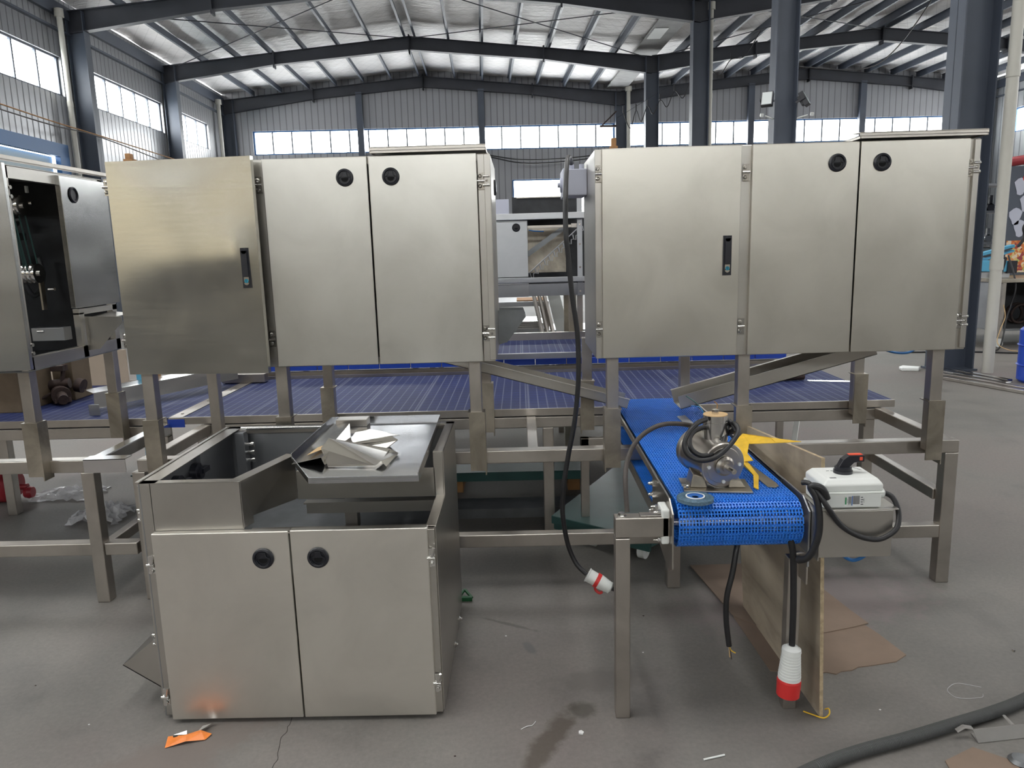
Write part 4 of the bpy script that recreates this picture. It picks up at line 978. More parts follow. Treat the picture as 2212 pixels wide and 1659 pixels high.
for x0 in (.560, .690):
    m = MB(); m.prism([(x0, 2.462, ZB + .006), (x0 + .058, 2.455, ZB + .006), (x0 + .050, 2.460, ZB + .042), (x0 + .012, 2.465, ZB + .052)] if x0 < .6 else [(x0, 2.452, ZB + .006), (x0 + .058, 2.446, ZB + .006), (x0 + .040, 2.452, ZB + .030), (x0 + .004, 2.456, ZB + .034)], (.006, .09, 0)); m.build('foot', 'stain', mo, .003)
m = MB(); m.cyl((.530, 2.455, ZB + .017), (.555, 2.452, ZB + .017), .009, 6, None, False); m.cyl((.545, 2.453, ZB + .017), (.552, 2.452, ZB + .017), .014, 16); m.build('bolt', 'bolt', mo)
ct = Vector((.661, 2.535, .925))
m = MB(); m.lathe([(.042, 0), (.042, .12), (.0405, .12), (.0405, .14), (.042, .14), (.042, .78), (.0405, .79), (.042, .80), (.042, 1), (0, 1)], ct + Vector((0, 0, -.02)), ct + Vector((0, 0, .090)), 40); can = m.build('terminal_can', 'bolt', mo)
m = MB(); m.cyl(ct + Vector((0, 0, .090)), ct + Vector((0, 0, .0925)), .041, 40); m.build('can_lid', 'tan', can)
m = MB(); m.cyl(ct + Vector((0, 0, .0925)), ct + Vector((0, 0, .108)), .0125, 6, None, False); m.build('lid_nut', 'bolt', can)
m = MB(); m.tube([(.331, 2.352, .735), (.329, 2.38, .83), (.340, 2.42, .885), (.368, 2.45, .938), (.415, 2.47, .977), (.477, 2.49, .996), (.56, 2.52, .985), (.615, 2.57, .955)], .0082, 12); m.build('power_cable', 'brownrubber', mo)
m = MB(); m.tube([(.62, 2.50, 1.006), (.585, 2.47, 1.002), (.550, 2.44, .978), (.533, 2.43, .938), (.545, 2.42, .905), (.585, 2.41, .888), (.64, 2.42, .898), (.70, 2.46, .935), (.728, 2.49, .965), (.722, 2.52, .985), (.705, 2.54, .965), (.66, 2.46, .915), (.60, 2.43, .898), (.562, 2.44, .915), (.558, 2.47, .945), (.580, 2.50, .965), (.62, 2.53, .972)], .0088, 12, 6); m.build('cable_loop', 'rubber', mo)
m = MB(); m.tube([(.704, 2.54, .945), (.716, 2.525, .955), (.724, 2.51, .968)], .010, 10); m.tube([(.695, 2.55, 1.0), (.715, 2.53, .985), (.724, 2.505, .960)], .0075, 10); m.build('cable_gland', 'rubber', mo)
for k, (mt, pts) in enumerate((('bluehose', [(.655, 2.66, .985), (.640, 2.68, 1.010), (.615, 2.70, 1.012)]), ('green', [(.66, 2.66, .985), (.635, 2.69, 1.02), (.60, 2.72, 1.045)]), ('wood', [(.69, 2.65, .985), (.700, 2.66, 1.02), (.688, 2.66, 1.035)]))):
    m = MB(); m.tube(pts, .0022, 6); m.build('core_wire', mt, mo)
m = MB(); dn = 60; dc = Vector((.553, 2.352, ZB)); Rr = .059
prof = [(0, 0), (Rr * .9, 0), (Rr, .0), (Rr, .5), (Rr * .93, .75), (.030, .75)]
m.lathe([(r, t) for r, t in prof], dc, dc + Vector((0, 0, .014)), dn)
for k in range(dn):
    a = 2 * PI * k / dn; a2 = a + .18
    p0 = dc + Vector((math.cos(a) * .033, math.sin(a) * .033, .011)); p1 = dc + Vector((math.cos(a2) * Rr * 1.0, math.sin(a2) * Rr * 1.0, .0095))
    m.bar(p0, p1, .0048, .0022, (0, .35, 1))
fd = m.build('flap_disc', 'grit', None); tag(fd, 'round blue-grey flap sanding disc lying on the blue belt', 'sanding disc')
m = MB(); m.lathe([(.011, 0), (.030, 0), (.030, .5), (.024, .8), (.022, .3), (.011, .3)], dc + Vector((0, 0, .009)), dc + Vector((0, 0, .017)), 32); m.build('hub', 'labelblue', fd)
m = MB(); m.lathe([(.027, 0), (.031, 0), (.031, 1), (.027, 1)], dc + Vector((0, 0, .0125)), dc + Vector((0, 0, .0155)), 32); m.build('hub_ring', 'label', fd)
def strip(name, label, pts, mat, t=.003, cat='metal strip'):
    m = MB(); m.prism(pts, (0, 0, t)); return tag(m.build(name, mat, None, .0006), label, cat)
strip('flat_bar', 'grey flat steel bar lying across the far end of the blue belt', [(.742, 3.56, ZB), (.785, 3.58, ZB), (.800, 2.95, ZB), (.752, 2.95, ZB)], 'dullsheet')
strip('flat_bar', 'short flat steel bar with a hole beside the motor', [(.812, 2.74, ZB), (.846, 2.76, ZB), (.868, 2.50, ZB), (.866, 2.47, ZB), (.850, 2.455, ZB), (.826, 2.465, ZB)], 'stain')
m = MB(); z = ZB
m.prism([(.775, 2.60, z + .05), (.826, 2.63, z + .045), (.823, 2.69, z + .055), (.852, 2.77, z + .07), (.86, 2.88, z + .082), (.80, 2.80, z + .066)], (0, 0, .003))
m.prism([(.852, 2.77, z + .07), (.93, 2.70, z + .090), (1.005, 2.65, z + .106), (.92, 2.73, z + .102), (.86, 2.88, z + .082)], (0, 0, .003))
m.prism([(.775, 2.60, z + .05), (.80, 2.66, z + .05), (.822, 2.55, z + .012), (.786, 2.435, z + .001), (.772, 2.445, z + .006), (.800, 2.54, z + .018)], (0, 0, .004))
tag(m.build('leather_rag', 'yellow', None, .001), 'crumpled yellow leather piece between the motor and the board', 'rag')

# ------------------------------------------------------------------ cables and plugs
def rings(m, p, q, prof, n=28): m.lathe(prof, p, q, n)
def cplug(name, label, p, q, r, socket):
    """industrial connector: p = cable end, q = mating end"""
    t = thing(name, label, 'plug', tuple(p)); p, q = Vector(p), Vector(q); d = q - p
    m = MB(); m.lathe([(0, 0), (r * .40, 0), (r * .55, .03), (r * .80, .06), (r * .84, .12)], p, q, 32); m.build('gland_nut', 'whitep', t)
    pr = [(r * .78, .12)]
    for k in range(9): tt = .14 + k * .055; rr = r * (.80 + .17 * k / 8); pr += [(rr, tt), (rr * 1.012, tt + .012), (rr * 1.012, tt + .038), (rr, tt + .05)]
    pr += [(r * .98, .66), (0, .66)]
    m = MB(); m.lathe(pr, p, q, 32); m.build('grip_shell', 'whitep', t)
    if socket:
        m = MB(); m.lathe([(0, .66), (r * 1.02, .66), (r * 1.04, .84), (0, .84)], p, q, 32)
        s = d.cross(Vector((0, 0, 1))).normalized(); u = s.cross(d).normalized(); u = u if u.z < 0 else -u
        m.tube([p + d * .70 + u * r * .9, p + d * .60 + u * r * 1.35, p + d * .38 + u * r * 1.45, p + d * .30 + u * r * 1.1], .006, 8); m.build('red_collar', 'redp', t)
        m = MB(); m.lathe([(0, .84), (r * .90, .84), (r * .93, 1.22), (r * 1.0, 1.24), (r * 1.0, 1.28), (0, 1.28)], p, q, 32); m.build('mating_plug', 'whitep', t)
    else:
        m = MB(); m.lathe([(0, .66), (r * .98, .66), (r * 1.03, .70), (r * .98, 1), (r * .86, 1), (r * .84, .8), (0, .8)], p, q, 32); m.build('red_sleeve', 'redp', t)
    return t
p1 = cplug('connector_plug', 'red and white plug pair hanging on black cables left of the conveyor leg', (.336, 2.84, .232), (.262, 2.86, .272), .030, True)
p2 = cplug('connector_plug', 'large red and white plug hanging upright beside the plywood board', (.873, 2.31, .272), (.866, 2.31, .092), .038, False)
def cable(label, pts, r, mat='rubber', name='cable', cat='cable', n=10, sub=6):
    m = MB(); m.tube(pts, r, n, sub); return tag(m.build(name, mat), label, cat)
cable('black cable hanging from the grey junction box down to the red and white plug pair', [(.250, 3.62, 1.976), (.242, 3.56, 1.995), (.222, 3.40, 1.985), (.200, 3.15, 1.93), (.180, 2.95, 1.80), (.176, 2.9, 1.657), (.185, 2.9, 1.552), (.197, 2.9, 1.411), (.215, 2.9, 1.268), (.218, 2.9, 1.122), (.211, 2.9, 1.011), (.197, 2.9, .899), (.174, 2.9, .785), (.155, 2.9, .670), (.146, 2.9, .572), (.150, 2.9, .493), (.168, 2.9, .393), (.199, 2.89, .320), (.238, 2.865, .285)], .0098)
cable('black cable curving up from the plug pair behind the conveyor leg', [(.338, 2.84, .232), (.352, 2.83, .235), (.362, 2.80, .27), (.362, 2.72, .36), (.352, 2.62, .48), (.345, 2.5, .60), (.338, 2.42, .66), (.333, 2.392, .69)], .009)
cable('black cable with bare copper ends hanging under the blue belt', [(.735, 2.46, .600), (.716, 2.43, .571), (.698, 2.41, .488), (.678, 2.40, .404), (.678, 2.40, .318), (.690, 2.40, .223)], .0098)
for k, (mt, pp) in enumerate((('yellow', [(.690, 2.40, .222), (.698, 2.40, .205), (.712, 2.395, .198)]), ('brownrubber', [(.690, 2.40, .222), (.696, 2.40, .195), (.700, 2.40, .172)]), ('tan', [(.690, 2.40, .222), (.692, 2.40, .200), (.694, 2.40, .180)]))):
    cable(('yellow-green', 'brown', 'pale')[k] + ' bare core wire at the end of the cable under the belt', pp, .0022, mt, 'core_wire', 'wire', 6)
cable('straight black cable hanging from the conveyor head into the large red and white plug', [(.858, 2.318, .640), (.866, 2.312, .58), (.872, 2.31, .43), (.873, 2.31, .270)], .0105)
cable('black cable looping from the switch box gland round the front of its bracket', [(1.142, 2.30, .800), (1.160, 2.28, .790), (1.165, 2.25, .755), (1.150, 2.222, .715), (1.12, 2.215, .690), (1.083, 2.215, .678), (1.03, 2.215, .690), (.975, 2.215, .725), (.93, 2.215, .785), (.905, 2.23, .828), (.885, 2.26, .85), (.87, 2.275, .848)], .0085)
cable('thick black cable bundle bent down along the right side of the conveyor head', [(.93, 2.225, .81), (.915, 2.225, .842), (.893, 2.235, .850), (.884, 2.24, .842), (.900, 2.232, .81), (.908, 2.225, .76), (.908, 2.222, .70), (.895, 2.225, .645), (.880, 2.235, .612), (.862, 2.26, .595)], .011)
cable('blue air hose loop under the right cabinet', [(1.79, 3.85, 1.11), (1.83, 3.85, 1.055), (1.90, 3.85, 1.020), (1.98, 3.85, 1.012), (2.03, 3.85, 1.035), (2.06, 3.80, 1.085), (2.04, 3.7, 1.13)], .006, 'bluehose', 'air_hose', 'hose')
cable('blue air hose loop hanging out below the switch bracket', [(1.02, 2.30, .70), (1.022, 2.32, .62), (1.038, 2.34, .575), (1.076, 2.345, .553), (1.112, 2.34, .572), (1.128, 2.32, .62), (1.13, 2.30, .70)], .006, 'bluehose', 'air_hose', 'hose')

# plywood board and cardboard
m = MB(); m.prism([(.979, 2.318, 0), (.990, 2.43, .880), (.985, 3.42, .775), (.950, 3.10, 0)], (.012, .001, 0)); pb = m.build('plywood_board', 'ply', None, .0008); tag(pb, 'tall plywood board leaning beside the blue conveyor', 'board')
m = MB(); m.prism([(.9788, 2.3165, .0), (.9898, 2.4285, .880), (.9898, 2.4295, .880), (.9788, 2.3175, 0)], (.0124, .001, 0)); m.prism([(.9898, 2.4285, .8803), (.9848, 3.42, .7753), (.9848, 3.42, .7757), (.9898, 2.4285, .8807)], (.0124, .001, 0)); m.build('raw_edge', 'plyedge', pb)
def flat(name, label, pts, mat, t, cat, z=0):
    m = MB(); m.prism([(x, y, z) for x, y in pts], (0, 0, t)); return tag(m.build(name, mat), label, cat)
flat('cardboard_sheet', 'large flat cardboard sheet on the floor, its torn front edge lowest', [(.885, 3.02), (.905, 2.60), (1.06, 2.575), (1.11, 2.582), (1.14, 2.568), (1.165, 2.585), (1.21, 2.592), (1.24, 2.612), (1.30, 2.622), (1.40, 2.645), (1.46, 2.69), (1.43, 2.85), (1.40, 2.95)], 'card', .004, 'cardboard')
flat('cardboard_sheet', 'upper cardboard sheet on the floor, overlapping the torn one', [(.815, 3.55), (.885, 3.02), (1.02, 2.86), (1.22, 2.865), (1.35, 2.905), (1.425, 2.935), (1.40, 3.05), (1.36, 3.28), (1.30, 3.56)], 'card', .004, 'cardboard', .0042)
m = MB(); m.tube([(.935, 2.345, .004), (.955, 2.325, .006), (.985, 2.300, .008), (1.005, 2.302, .02), (1.010, 2.318, .03), (1.002, 2.33, .02)], .0025, 6)
tag(m.build('earth_wire', 'yellow'), 'curl of yellow-green wire on the floor at the foot of the board', 'wire')

# green trolley under the stand
gt = thing('platform_trolley', 'low dark green platform trolley on castors under the stand', 'trolley', (.85, 4.4, 0))
gp = [(.135, 3.93), (.62, 3.56), (1.6, 4.55), (.75, 5.15)]
m = MB(); m.prism([(x, y, .100) for x, y in gp], (0, 0, .045)); m.build('platform', 'green', gt, .004)
m = MB(); m.bar((.155, 3.935, .095), (.62, 3.585, .095), .02, .05); m.build('edge_frame', 'green', gt)
for x, y in ((.36, 3.84), (.60, 3.66), (.80, 4.95), (1.4, 4.5)):
    m = MB(); m.cyl((x - .015, y + .02, .045), (x + .015, y - .02 + .02, .045), .045, 24); m.cyl((x - .02, y + .02, .045), (x + .02, y + .0, .045), .014, 12); m.box(x - .004, x + .02, y - .02, y + .04, .05, .1); m.build('castor', 'whitep', gt)
m = MB(); m.box(-.6, .42, 4.72, 5.2, .10, .16); m.build('plate', 'green'); tag(bpy.data.objects['plate'], 'long dark green steel plate on blocks behind the stand', 'plate')
for i, x in enumerate((-.5, .28)):
    m = MB(); m.box(x, x + .08, 4.8, 5.1, 0, .10); tag(m.build('wooden_block', 'wood'), ('left', 'right')[i] + ' wooden block under the long green plate', 'block')
m = MB(); m.box(-.45, .4, 4.30, 4.50, .0, .06); tag(m.build('steel_plank', 'inner'), 'dark steel channel lying on the floor behind the stand', 'scrap')

# junction box between the upper cabinets
jb = thing('junction_box', 'pale grey plastic junction box on the left wall of the right cabinet', 'box', (.27, 3.7, 1.82))
m = MB(); m.box(.228, .317, 3.56, 3.78, 1.832, 1.950); m.build('housing', 'greyp', jb, .004)
m = MB(); m.box(.206, .229, 3.555, 3.785, 1.828, 1.954); m.build('cover', 'greyp', jb, .004)
m = MB(); m.cyl((.206, 3.64, 1.885), (.197, 3.64, 1.885), .034, 24); m.cyl((.197, 3.64, 1.885), (.185, 3.64, 1.885), .012, 16); m.build('knob', 'greyp', jb)
for x in (.250, .298):
    m = MB(); m.cyl((x, 3.62, 1.950), (x, 3.62, 1.976), .0125, 8, None, False); m.build('cable_gland', 'greyp', jb, .001)

# ------------------------------------------------------------------ open machine cabinet at the left edge
tO = thing('machine_cabinet', 'open machine cabinet at the left edge showing pulleys and green belts inside', 'machine', (-2.6, 3.5, 1.14))
XS = -2.06
def ob(name, mat, *b, bv=.0015, par=None):
    m = MB(); m.box(*b); return m.build(name, mat, par or tO, bv)
ob('roof_panel', 'body', -3.6, XS, 3.06, 3.80, 1.985, 1.99); ob('roof_lip', 'frame', XS - .01, XS + .022, 2.99, 3.83, 2.004, 2.022); ob('floor_panel', 'inner', -3.6, XS, 3.06, 3.80, 1.145, 1.15)
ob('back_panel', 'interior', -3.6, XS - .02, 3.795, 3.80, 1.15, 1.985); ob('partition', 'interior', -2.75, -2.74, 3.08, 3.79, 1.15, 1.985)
ob('frame_bar', 'body', XS - .03, XS, 3.08, 3.80, 1.935, 1.985); ob('frame_bar', 'body', XS - .03, XS, 3.08, 3.80, 1.150, 1.205)
ob('corner_post', 'body', XS - .03, XS, 3.06, 3.105, 1.15, 1.985); ob('corner_post', 'body', XS - .03, XS, 3.47, 3.51, 1.15, 1.36); ob('corner_post', 'body', XS - .03, XS, 3.76, 3.80, 1.15, 1.985)
m = MB(); m.box(XS - .002, XS + .022, 3.415, 3.80, 1.385, 1.975); dd = m.build('side_door', 'sidedoor', tO, .002)
m = MB(); m.lathe([(.030, 0), (.036, .5), (.030, 1), (.026, .6), (.026, .2), (0, .2)], (XS + .022, 3.505, 1.895), (XS + .030, 3.505, 1.895), 32); m.build('round_latch', 'blackp', dd)
ob('lower_bar', 'body', XS - .03, XS, 3.47, 3.80, 1.350, 1.378)
m = MB()
m.prism([(XS + .004, 3.53, 1.332), (XS + .004, 3.74, 1.345), (XS + .10, 3.74, 1.335), (XS + .10, 3.53, 1.325)], (0, 0, -.003))
m.prism([(XS + .004, 3.50, 1.34), (XS + .18, 3.50, 1.335), (XS + .18, 3.50, 1.31), (XS + .06, 3.50, 1.185), (XS + .004, 3.50, 1.18)], (0, .003, 0)); m.build('discharge_spout', 'body', tO)
m = MB(); a = Vector((XS + .03, 3.03, 0)); b_ = Vector((XS - .30, 2.96, 0)); m.prism([(a.x, a.y, 1.16), (b_.x, b_.y, 1.16), (b_.x, b_.y, 1.99), (a.x, a.y, 1.99)], (-.003, .025, 0)); m.build('front_door', 'sidedoor', tO, .002)
def pulley(x, y, z, r, grooves=3):
    m = MB(); pr = [(0, 0), (r, 0)]
    for g in range(grooves): pr += [(r, .12 + g * .28), (r * .86, .2 + g * .28), (r * .86, .28 + g * .28), (r, .34 + g * .28)]
    pr += [(r, 1), (r * .3, 1), (r * .3, 1.12), (0, 1.12)]
    m.lathe(pr, (x - .07, y, z), (x, y, z), 32); return m.build('pulley', 'bolt', tO)
pulley(-2.16, 3.325, 1.842, .043); pulley(-2.16, 3.375, 1.548, .043)
for k, (y0, y1) in enumerate(((3.285, 3.335), (3.365, 3.415), (3.30, 3.350), (3.355, 3.40))):
    m = MB(); m.tube([(-2.185 - .02 * (k > 1), y0, 1.83), (-2.185 - .02 * (k > 1), y1, 1.56)], .0035, 8, 1); m.build('round_belt', 'green', tO)
m = MB(); m.tube([(-2.35, 3.55, 1.50), (-2.35, 3.60, 1.44), (-2.35, 3.66, 1.46), (-2.35, 3.70, 1.54), (-2.35, 3.68, 1.62)], .012, 8, 6); m.build('drive_chain', 'inner', tO)
for (x, y, z, r) in ((-2.4, 3.5, 1.74, .05), (-2.45, 3.62, 1.60, .07), (-2.38, 3.45, 1.42, .03), (-2.3, 3.40, 1.36, .02), (-2.42, 3.66, 1.80, .03)):
    m = MB(); m.cyl((x - .04, y, z), (x, y, z), r, 20); m.cyl((x, y, z), (x + .02, y, z), r * .3, 10); m.build('gear', 'inner', tO)
ob('machine_bracket', 'stain', -2.2, -2.19, 3.42, 3.45, 1.38, 1.52); ob('machine_bracket', 'dullsheet', -2.35, -2.34, 3.45, 3.60, 1.70, 1.735); ob('guard_plate', 'dullsheet', -2.25, -2.10, 3.40, 3.46, 1.24, 1.30)
for (y, z) in ((3.14, 1.93), (3.44, 1.86), (3.17, 1.36), (3.40, 1.285), (3.52, 1.47)):
    m = MB(); m.cyl((-2.22, y, z), (-2.19, y, z), .008, 8); m.build('bolt', 'bolt', tO)
ob('white_tag', 'label', -2.21, -2.20, 3.43, 3.445, 1.905, 1.935)
for z in (1.88, 1.24):
    m = MB()
    for dz in (.018, -.018): m.cyl((XS, 3.085, z + dz), (XS + .018, 3.085, z + dz), .008, 10)
    m.build('hinge', 'bolt', tO)
posts(sl, [(-2.215, 3.275), (-2.225, 3.985)])

# ------------------------------------------------------------------ things on and under the left deck
def one(name, label, cat, mat, build, bevel=0, group=None):
    m = MB(); build(m); return tag(m.build(name, mat, None, bevel), label, cat, group)
ZD = .7225
bx_ = one('cardboard_box', 'battered dark brown cardboard box at the left edge of the deck', 'box', 'cardbox', lambda m: m.box(-3.35, -2.97, 4.30, 4.62, ZD, ZD + .26), .004)
one('cardboard_box', 'narrow brown cardboard box standing behind the battered one', 'box', 'cardbox', lambda m: m.box(-2.99, -2.86, 4.66, 4.86, ZD, ZD + .28), .004)
def rusty(m):
    m.cyl((-2.93, 4.62, ZD + .055), (-2.86, 4.52, ZD + .055), .055, 16); m.cyl((-2.86, 4.52, ZD + .055), (-2.80, 4.44, ZD + .045), .03, 12)
    m.cyl((-2.98, 4.60, ZD + .11), (-2.86, 4.62, ZD + .12), .032, 12); m.bar((-2.90, 4.60, ZD + .12), (-2.88, 4.62, ZD + .24), .03, .02); m.box(-2.95, -2.87, 4.58, 4.64, ZD + .20, ZD + .235)
    m.bar((-3.02, 4.44, ZD + .02), (-2.94, 4.56, ZD + .07), .02, .012); m.cyl((-2.84, 4.66, ZD + .10), (-2.80, 4.66, ZD + .09), .045, 16); m.bar((-2.92, 4.6, ZD + .01), (-2.84, 4.5, ZD + .03), .09, .03)
one('bearing_unit', 'rusty old gearbox part with bolts lying on the left deck', 'machine part', 'rustpipe', rusty, .003)
one('sheet_channel', 'long bright bent steel sheet lying across the left deck', 'metal sheet', 'mirror', lambda m: (m.prism([(-2.46, 4.17, ZD + .035), (-1.93, 4.98, ZD + .060), (-1.955, 5.04, ZD + .135), (-2.50, 4.25, ZD + .115)], (-.001, .002, .001)), m.prism([(-2.50, 4.25, ZD + .115), (-1.955, 5.04, ZD + .135), (-2.05, 5.12, ZD + .140), (-2.62, 4.36, ZD + .118)], (0, 0, -.002))), 0)
one('curved_plate', 'small curved steel plate under the end of the bright sheet', 'metal part', 'dullsheet', lambda m: m.prism([(-2.46 + .035 * math.cos(a), 4.16 + .02 * math.sin(a), ZD + .001) for a in [i * .3 for i in range(10)]], (0, 0, .062)), 0)
one('end_channel', 'short steel channel at the far end of the left deck', 'metal part', 'frame', lambda m: (m.box(-2.10, -1.80, 5.12, 5.20, ZD + .0055, ZD + .065),), .002)
one('flat_board', 'pale board resting on the lower rails at the left edge', 'board', 'ply', lambda m: m.prism([(-3.4, 4.58, .641), (-2.95, 4.56, .641), (-2.70, 4.75, .641), (-3.4, 4.78, .641)], (0, 0, .018)), 0)
red = thing('red_machine_part', 'dark red rounded tank lying on the floor at the left edge', 'tank', (-3.6, 4.85, 0))
m = MB(); m.lathe([(0, 0), (.09, 0), (.12, .08), (.12, .9), (.08, 1), (0, 1)], (-3.95, 4.80, .121), (-3.44, 4.84, .121), 28); m.build('body', 'redlens', red)
m = MB(); m.cyl((-3.44, 4.84, .10), (-3.38, 4.845, .10), .02, 12); m.lathe([(0, 0), (.035, .0), (.042, .5), (.035, 1), (0, 1)], (-3.40, 4.84, .06), (-3.35, 4.845, .06), 20); m.build('wheel', 'redlens', red)
def crumple(cx, cy, rx, ry, hz, seed, n=14):
    random.seed(seed)
    def f(m):
        vs = []; fs = []
        for j in range(n + 1):
            for i in range(n + 1):
                u = i / n * 2 - 1; v = j / n * 2 - 1; k = max(0, 1 - (u * u + v * v) * .55)
                vs.append((cx + u * rx * (1 + random.uniform(-.12, .12)), cy + v * ry * (1 + random.uniform(-.12, .12)), .003 + hz * k * random.random()))
        for j in range(n):
            for i in range(n): fs.append((j * (n + 1) + i, j * (n + 1) + i + 1, (j + 1) * (n + 1) + i + 1, (j + 1) * (n + 1) + i))
        m.add(vs, fs)
    return f
one('plastic_film', 'crumpled clear plastic film on the floor between the two stands', 'plastic film', 'film', crumple(-2.68, 4.50, .17, .16, .09, 3))
one('plastic_film', 'crumpled clear plastic film on the floor beside the red tank', 'plastic film', 'film', crumple(-3.16, 4.95, .22, .16, .05, 4))
one('rubber_mat', 'dark green rubber mat on the floor behind the left stand', 'mat', 'green', lambda m: m.box(-2.95, -2.42, 5.35, 5.75, 0, .01))
one('standing_board', 'tan board standing upright at the back of the left deck', 'board', 'paleboard', lambda m: m.box(-3.70, -2.80, 5.20, 5.22, ZD, ZD + .25))
one('blue_post', 'pale blue painted post behind the left deck', 'post', 'skyblue', lambda m: m.box(-2.95, -2.86, 5.60, 5.69, 0, 1.2), .003)
one('timber_post', 'rough timber post rising behind the left cabinets', 'post', 'wood', lambda m: (m.box(-2.92, -2.85, 5.72, 5.79, 0, 2.33), m.box(-2.91, -2.87, 5.73, 5.78, 2.33, 2.37)), .004)
one('timber_post', 'rough timber post rising behind the right cabinet', 'post', 'wood', lambda m: (m.box(.655, .71, 5.50, 5.555, 0, 2.29), m.box(.665, .70, 5.51, 5.545, 2.29, 2.345)), .004)
# on the right deck
def hammer(m):
    m.cyl((1.56, 4.70, ZD + .024), (1.785, 4.72, ZD + .024), .023, 16); m.lathe([(0, 0), (.035, 0), (.042, .3), (.040, .8), (.02, 1), (0, 1)], (1.44, 4.64, ZD + .043), (1.57, 4.71, ZD + .043), 14)
one('sledge_hammer', 'rusty hammer head and pipe handle lying on the near deck', 'hammer', 'rustpipe', hammer, .004)
one('pry_bar', 'rusty flat bar lying behind the hammer', 'bar', 'rustpipe', lambda m: m.box(1.52, 1.84, 4.86, 4.89, ZD, ZD + .022), .003)
one('tin_strip', 'thin bright metal strip lying on the deck right of the hammer', 'metal strip', 'mirror', lambda m: m.prism([(1.80, 4.66, ZD + .001), (2.06, 4.58, ZD + .001), (2.10, 4.62, ZD + .001), (2.05, 4.64, ZD + .001), (1.80, 4.70, ZD + .001)], (0, 0, .002)))
one('white_stake', 'white wooden strip leaning behind the far deck', 'strip', 'whitep', lambda m: m.bar((2.02, 5.50, 0), (2.15, 5.62, .86), .04, .012), .001)

# ------------------------------------------------------------------ machine seen through the gap
tg = thing('grading_machine', 'big far machine seen through the gap, door with black latch and toothed chain', 'machine', (.3, 7.2, 0))
def gb(name, mat, *b, bv=.003):
    m = MB(); m.box(*b); return m.build(name, mat, tg, bv)
gb('upper_beam', 'farsteel', -.9, 1.5, 6.60, 6.65, 1.838, 1.892); gb('lower_beam', 'dullsheet', -.9, 1.5, 6.60, 6.65, 1.298, 1.342)
gb('lower_panel', 'dullsheet', -.9, 1.5, 6.70, 6.705, 1.175, 1.280); gb('lower_door_panel', 'farsteel', -.215, .072, 6.69, 6.70, 1.172, 1.290)
fdz = gb('door', 'farsteel', -.214, .070, 6.675, 6.70, 1.345, 1.832); latch(fdz, -.028, 6.675, 1.775, .036)
gb('corner_post', 'body', -.245, -.222, 6.69, 6.72, 1.17, 1.835); gb('corner_post', 'body', .60, .66, 6.69, 6.72, 1.17, 1.835)
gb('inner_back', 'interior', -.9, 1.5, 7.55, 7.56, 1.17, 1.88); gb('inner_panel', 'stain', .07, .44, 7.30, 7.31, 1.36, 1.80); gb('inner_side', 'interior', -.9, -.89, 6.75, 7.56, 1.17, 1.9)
m = MB(); m.bar((.04, 6.95, 1.52), (.42, 6.95, 1.78), .012, .045); m.build('brace', 'inner', tg)
m = MB()
for k in range(11):
    x = .085 + k * .043; z = 1.365 + k * .0365
    for yy in (6.84, 6.87): m.tube([(x, yy, z + .012), (x + .012, yy, z - .030), (x + .034, yy, z - .034), (x + .034, yy, z + .004), (x + .058, yy, z + .010), (x + .050, yy, z + .048)], .0042, 6, 1)
m.tube([(.08, 6.86, 1.375), (.56, 6.86, 1.79)], .006, 6, 1); m.build('toothed_chain', 'dullsheet', tg)
gb('flat_upright', 'dullsheet', .502, .548, 6.665, 6.672, 1.17, 2.06)
for z in (1.21, 1.42, 1.62, 1.79):
    m = MB(); m.cyl((.525, 6.665, z), (.525, 6.655, z), .009, 8); m.build('bolt', 'bolt', tg)
gb('cross_bracket', 'frame', .07, .52, 6.74, 6.75, 1.765, 1.79); gb('side_fitting', 'frame', .455, .52, 6.72, 6.73, 1.762, 1.80)
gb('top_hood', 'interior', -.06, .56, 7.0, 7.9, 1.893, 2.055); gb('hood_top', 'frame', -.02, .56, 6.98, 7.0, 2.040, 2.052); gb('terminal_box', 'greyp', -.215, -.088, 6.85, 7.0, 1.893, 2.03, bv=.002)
m = MB(); m.tube([(.085, 6.9, 1.755), (.14, 6.9, 1.745), (.22, 6.9, 1.74)], .006, 6); m.build('blue_hose', 'bluehose', tg)
for x in (-.85, .425, .50, 1.4):
    for y in (6.72, 7.5): gb('leg', 'stain' if x == .425 else 'frame', x, x + .05, y, y + .05, .0, 1.172)
gb('foot_rail', 'frame', -.9, 1.5, 7.5, 7.55, .30, .36)
# tables with offcuts further back
def table(label, x0, x1, y0, y1, h, under):
    t = thing('steel_table', label, 'table', ((x0 + x1) / 2, (y0 + y1) / 2, 0))
    for nm, b in (('top_frame', (x0, x1, y0, y1, h - .05, h)), ('shelf', (x0, x1, y0, y1, under - .03, under))):
        m = MB(); m.box(*b); m.build(nm, 'dullsheet', t, .003)
    for x in (x0, x1 - .05):
        for y in (y0, y1 - .05):
            m = MB(); m.box(x, x + .05, y, y + .05, 0, h - .05); m.build('leg', 'frame', t)
table('steel table frame behind the far machine, white sheet stack on its shelf', -.55, .30, 8.2, 9.0, 1.02, .72)
table('long low steel frame at the back behind the machine in the gap', -.8, 1.6, 9.6, 10.4, 1.10, .55)
for k in range(4): one('sheet_offcut', ('lowest', 'second', 'third', 'topmost')[k] + ' bright sheet in the offcut stack on the steel table shelf', 'metal sheet', 'mirror', lambda m: m.box(-.10 + .01 * k, .235 - .012 * (k % 2), 8.22, 8.8, .7205 + k * .022, .738 + k * .022), 0, 'offcut stack on the table shelf')
one('leaning_sheet', 'tall white sheet leaning behind the far machine', 'metal sheet', 'whitep', lambda m: m.bar((.47, 7.95, .55), (.34, 8.1, 1.14), .13, .01, (0, -1, 0)))
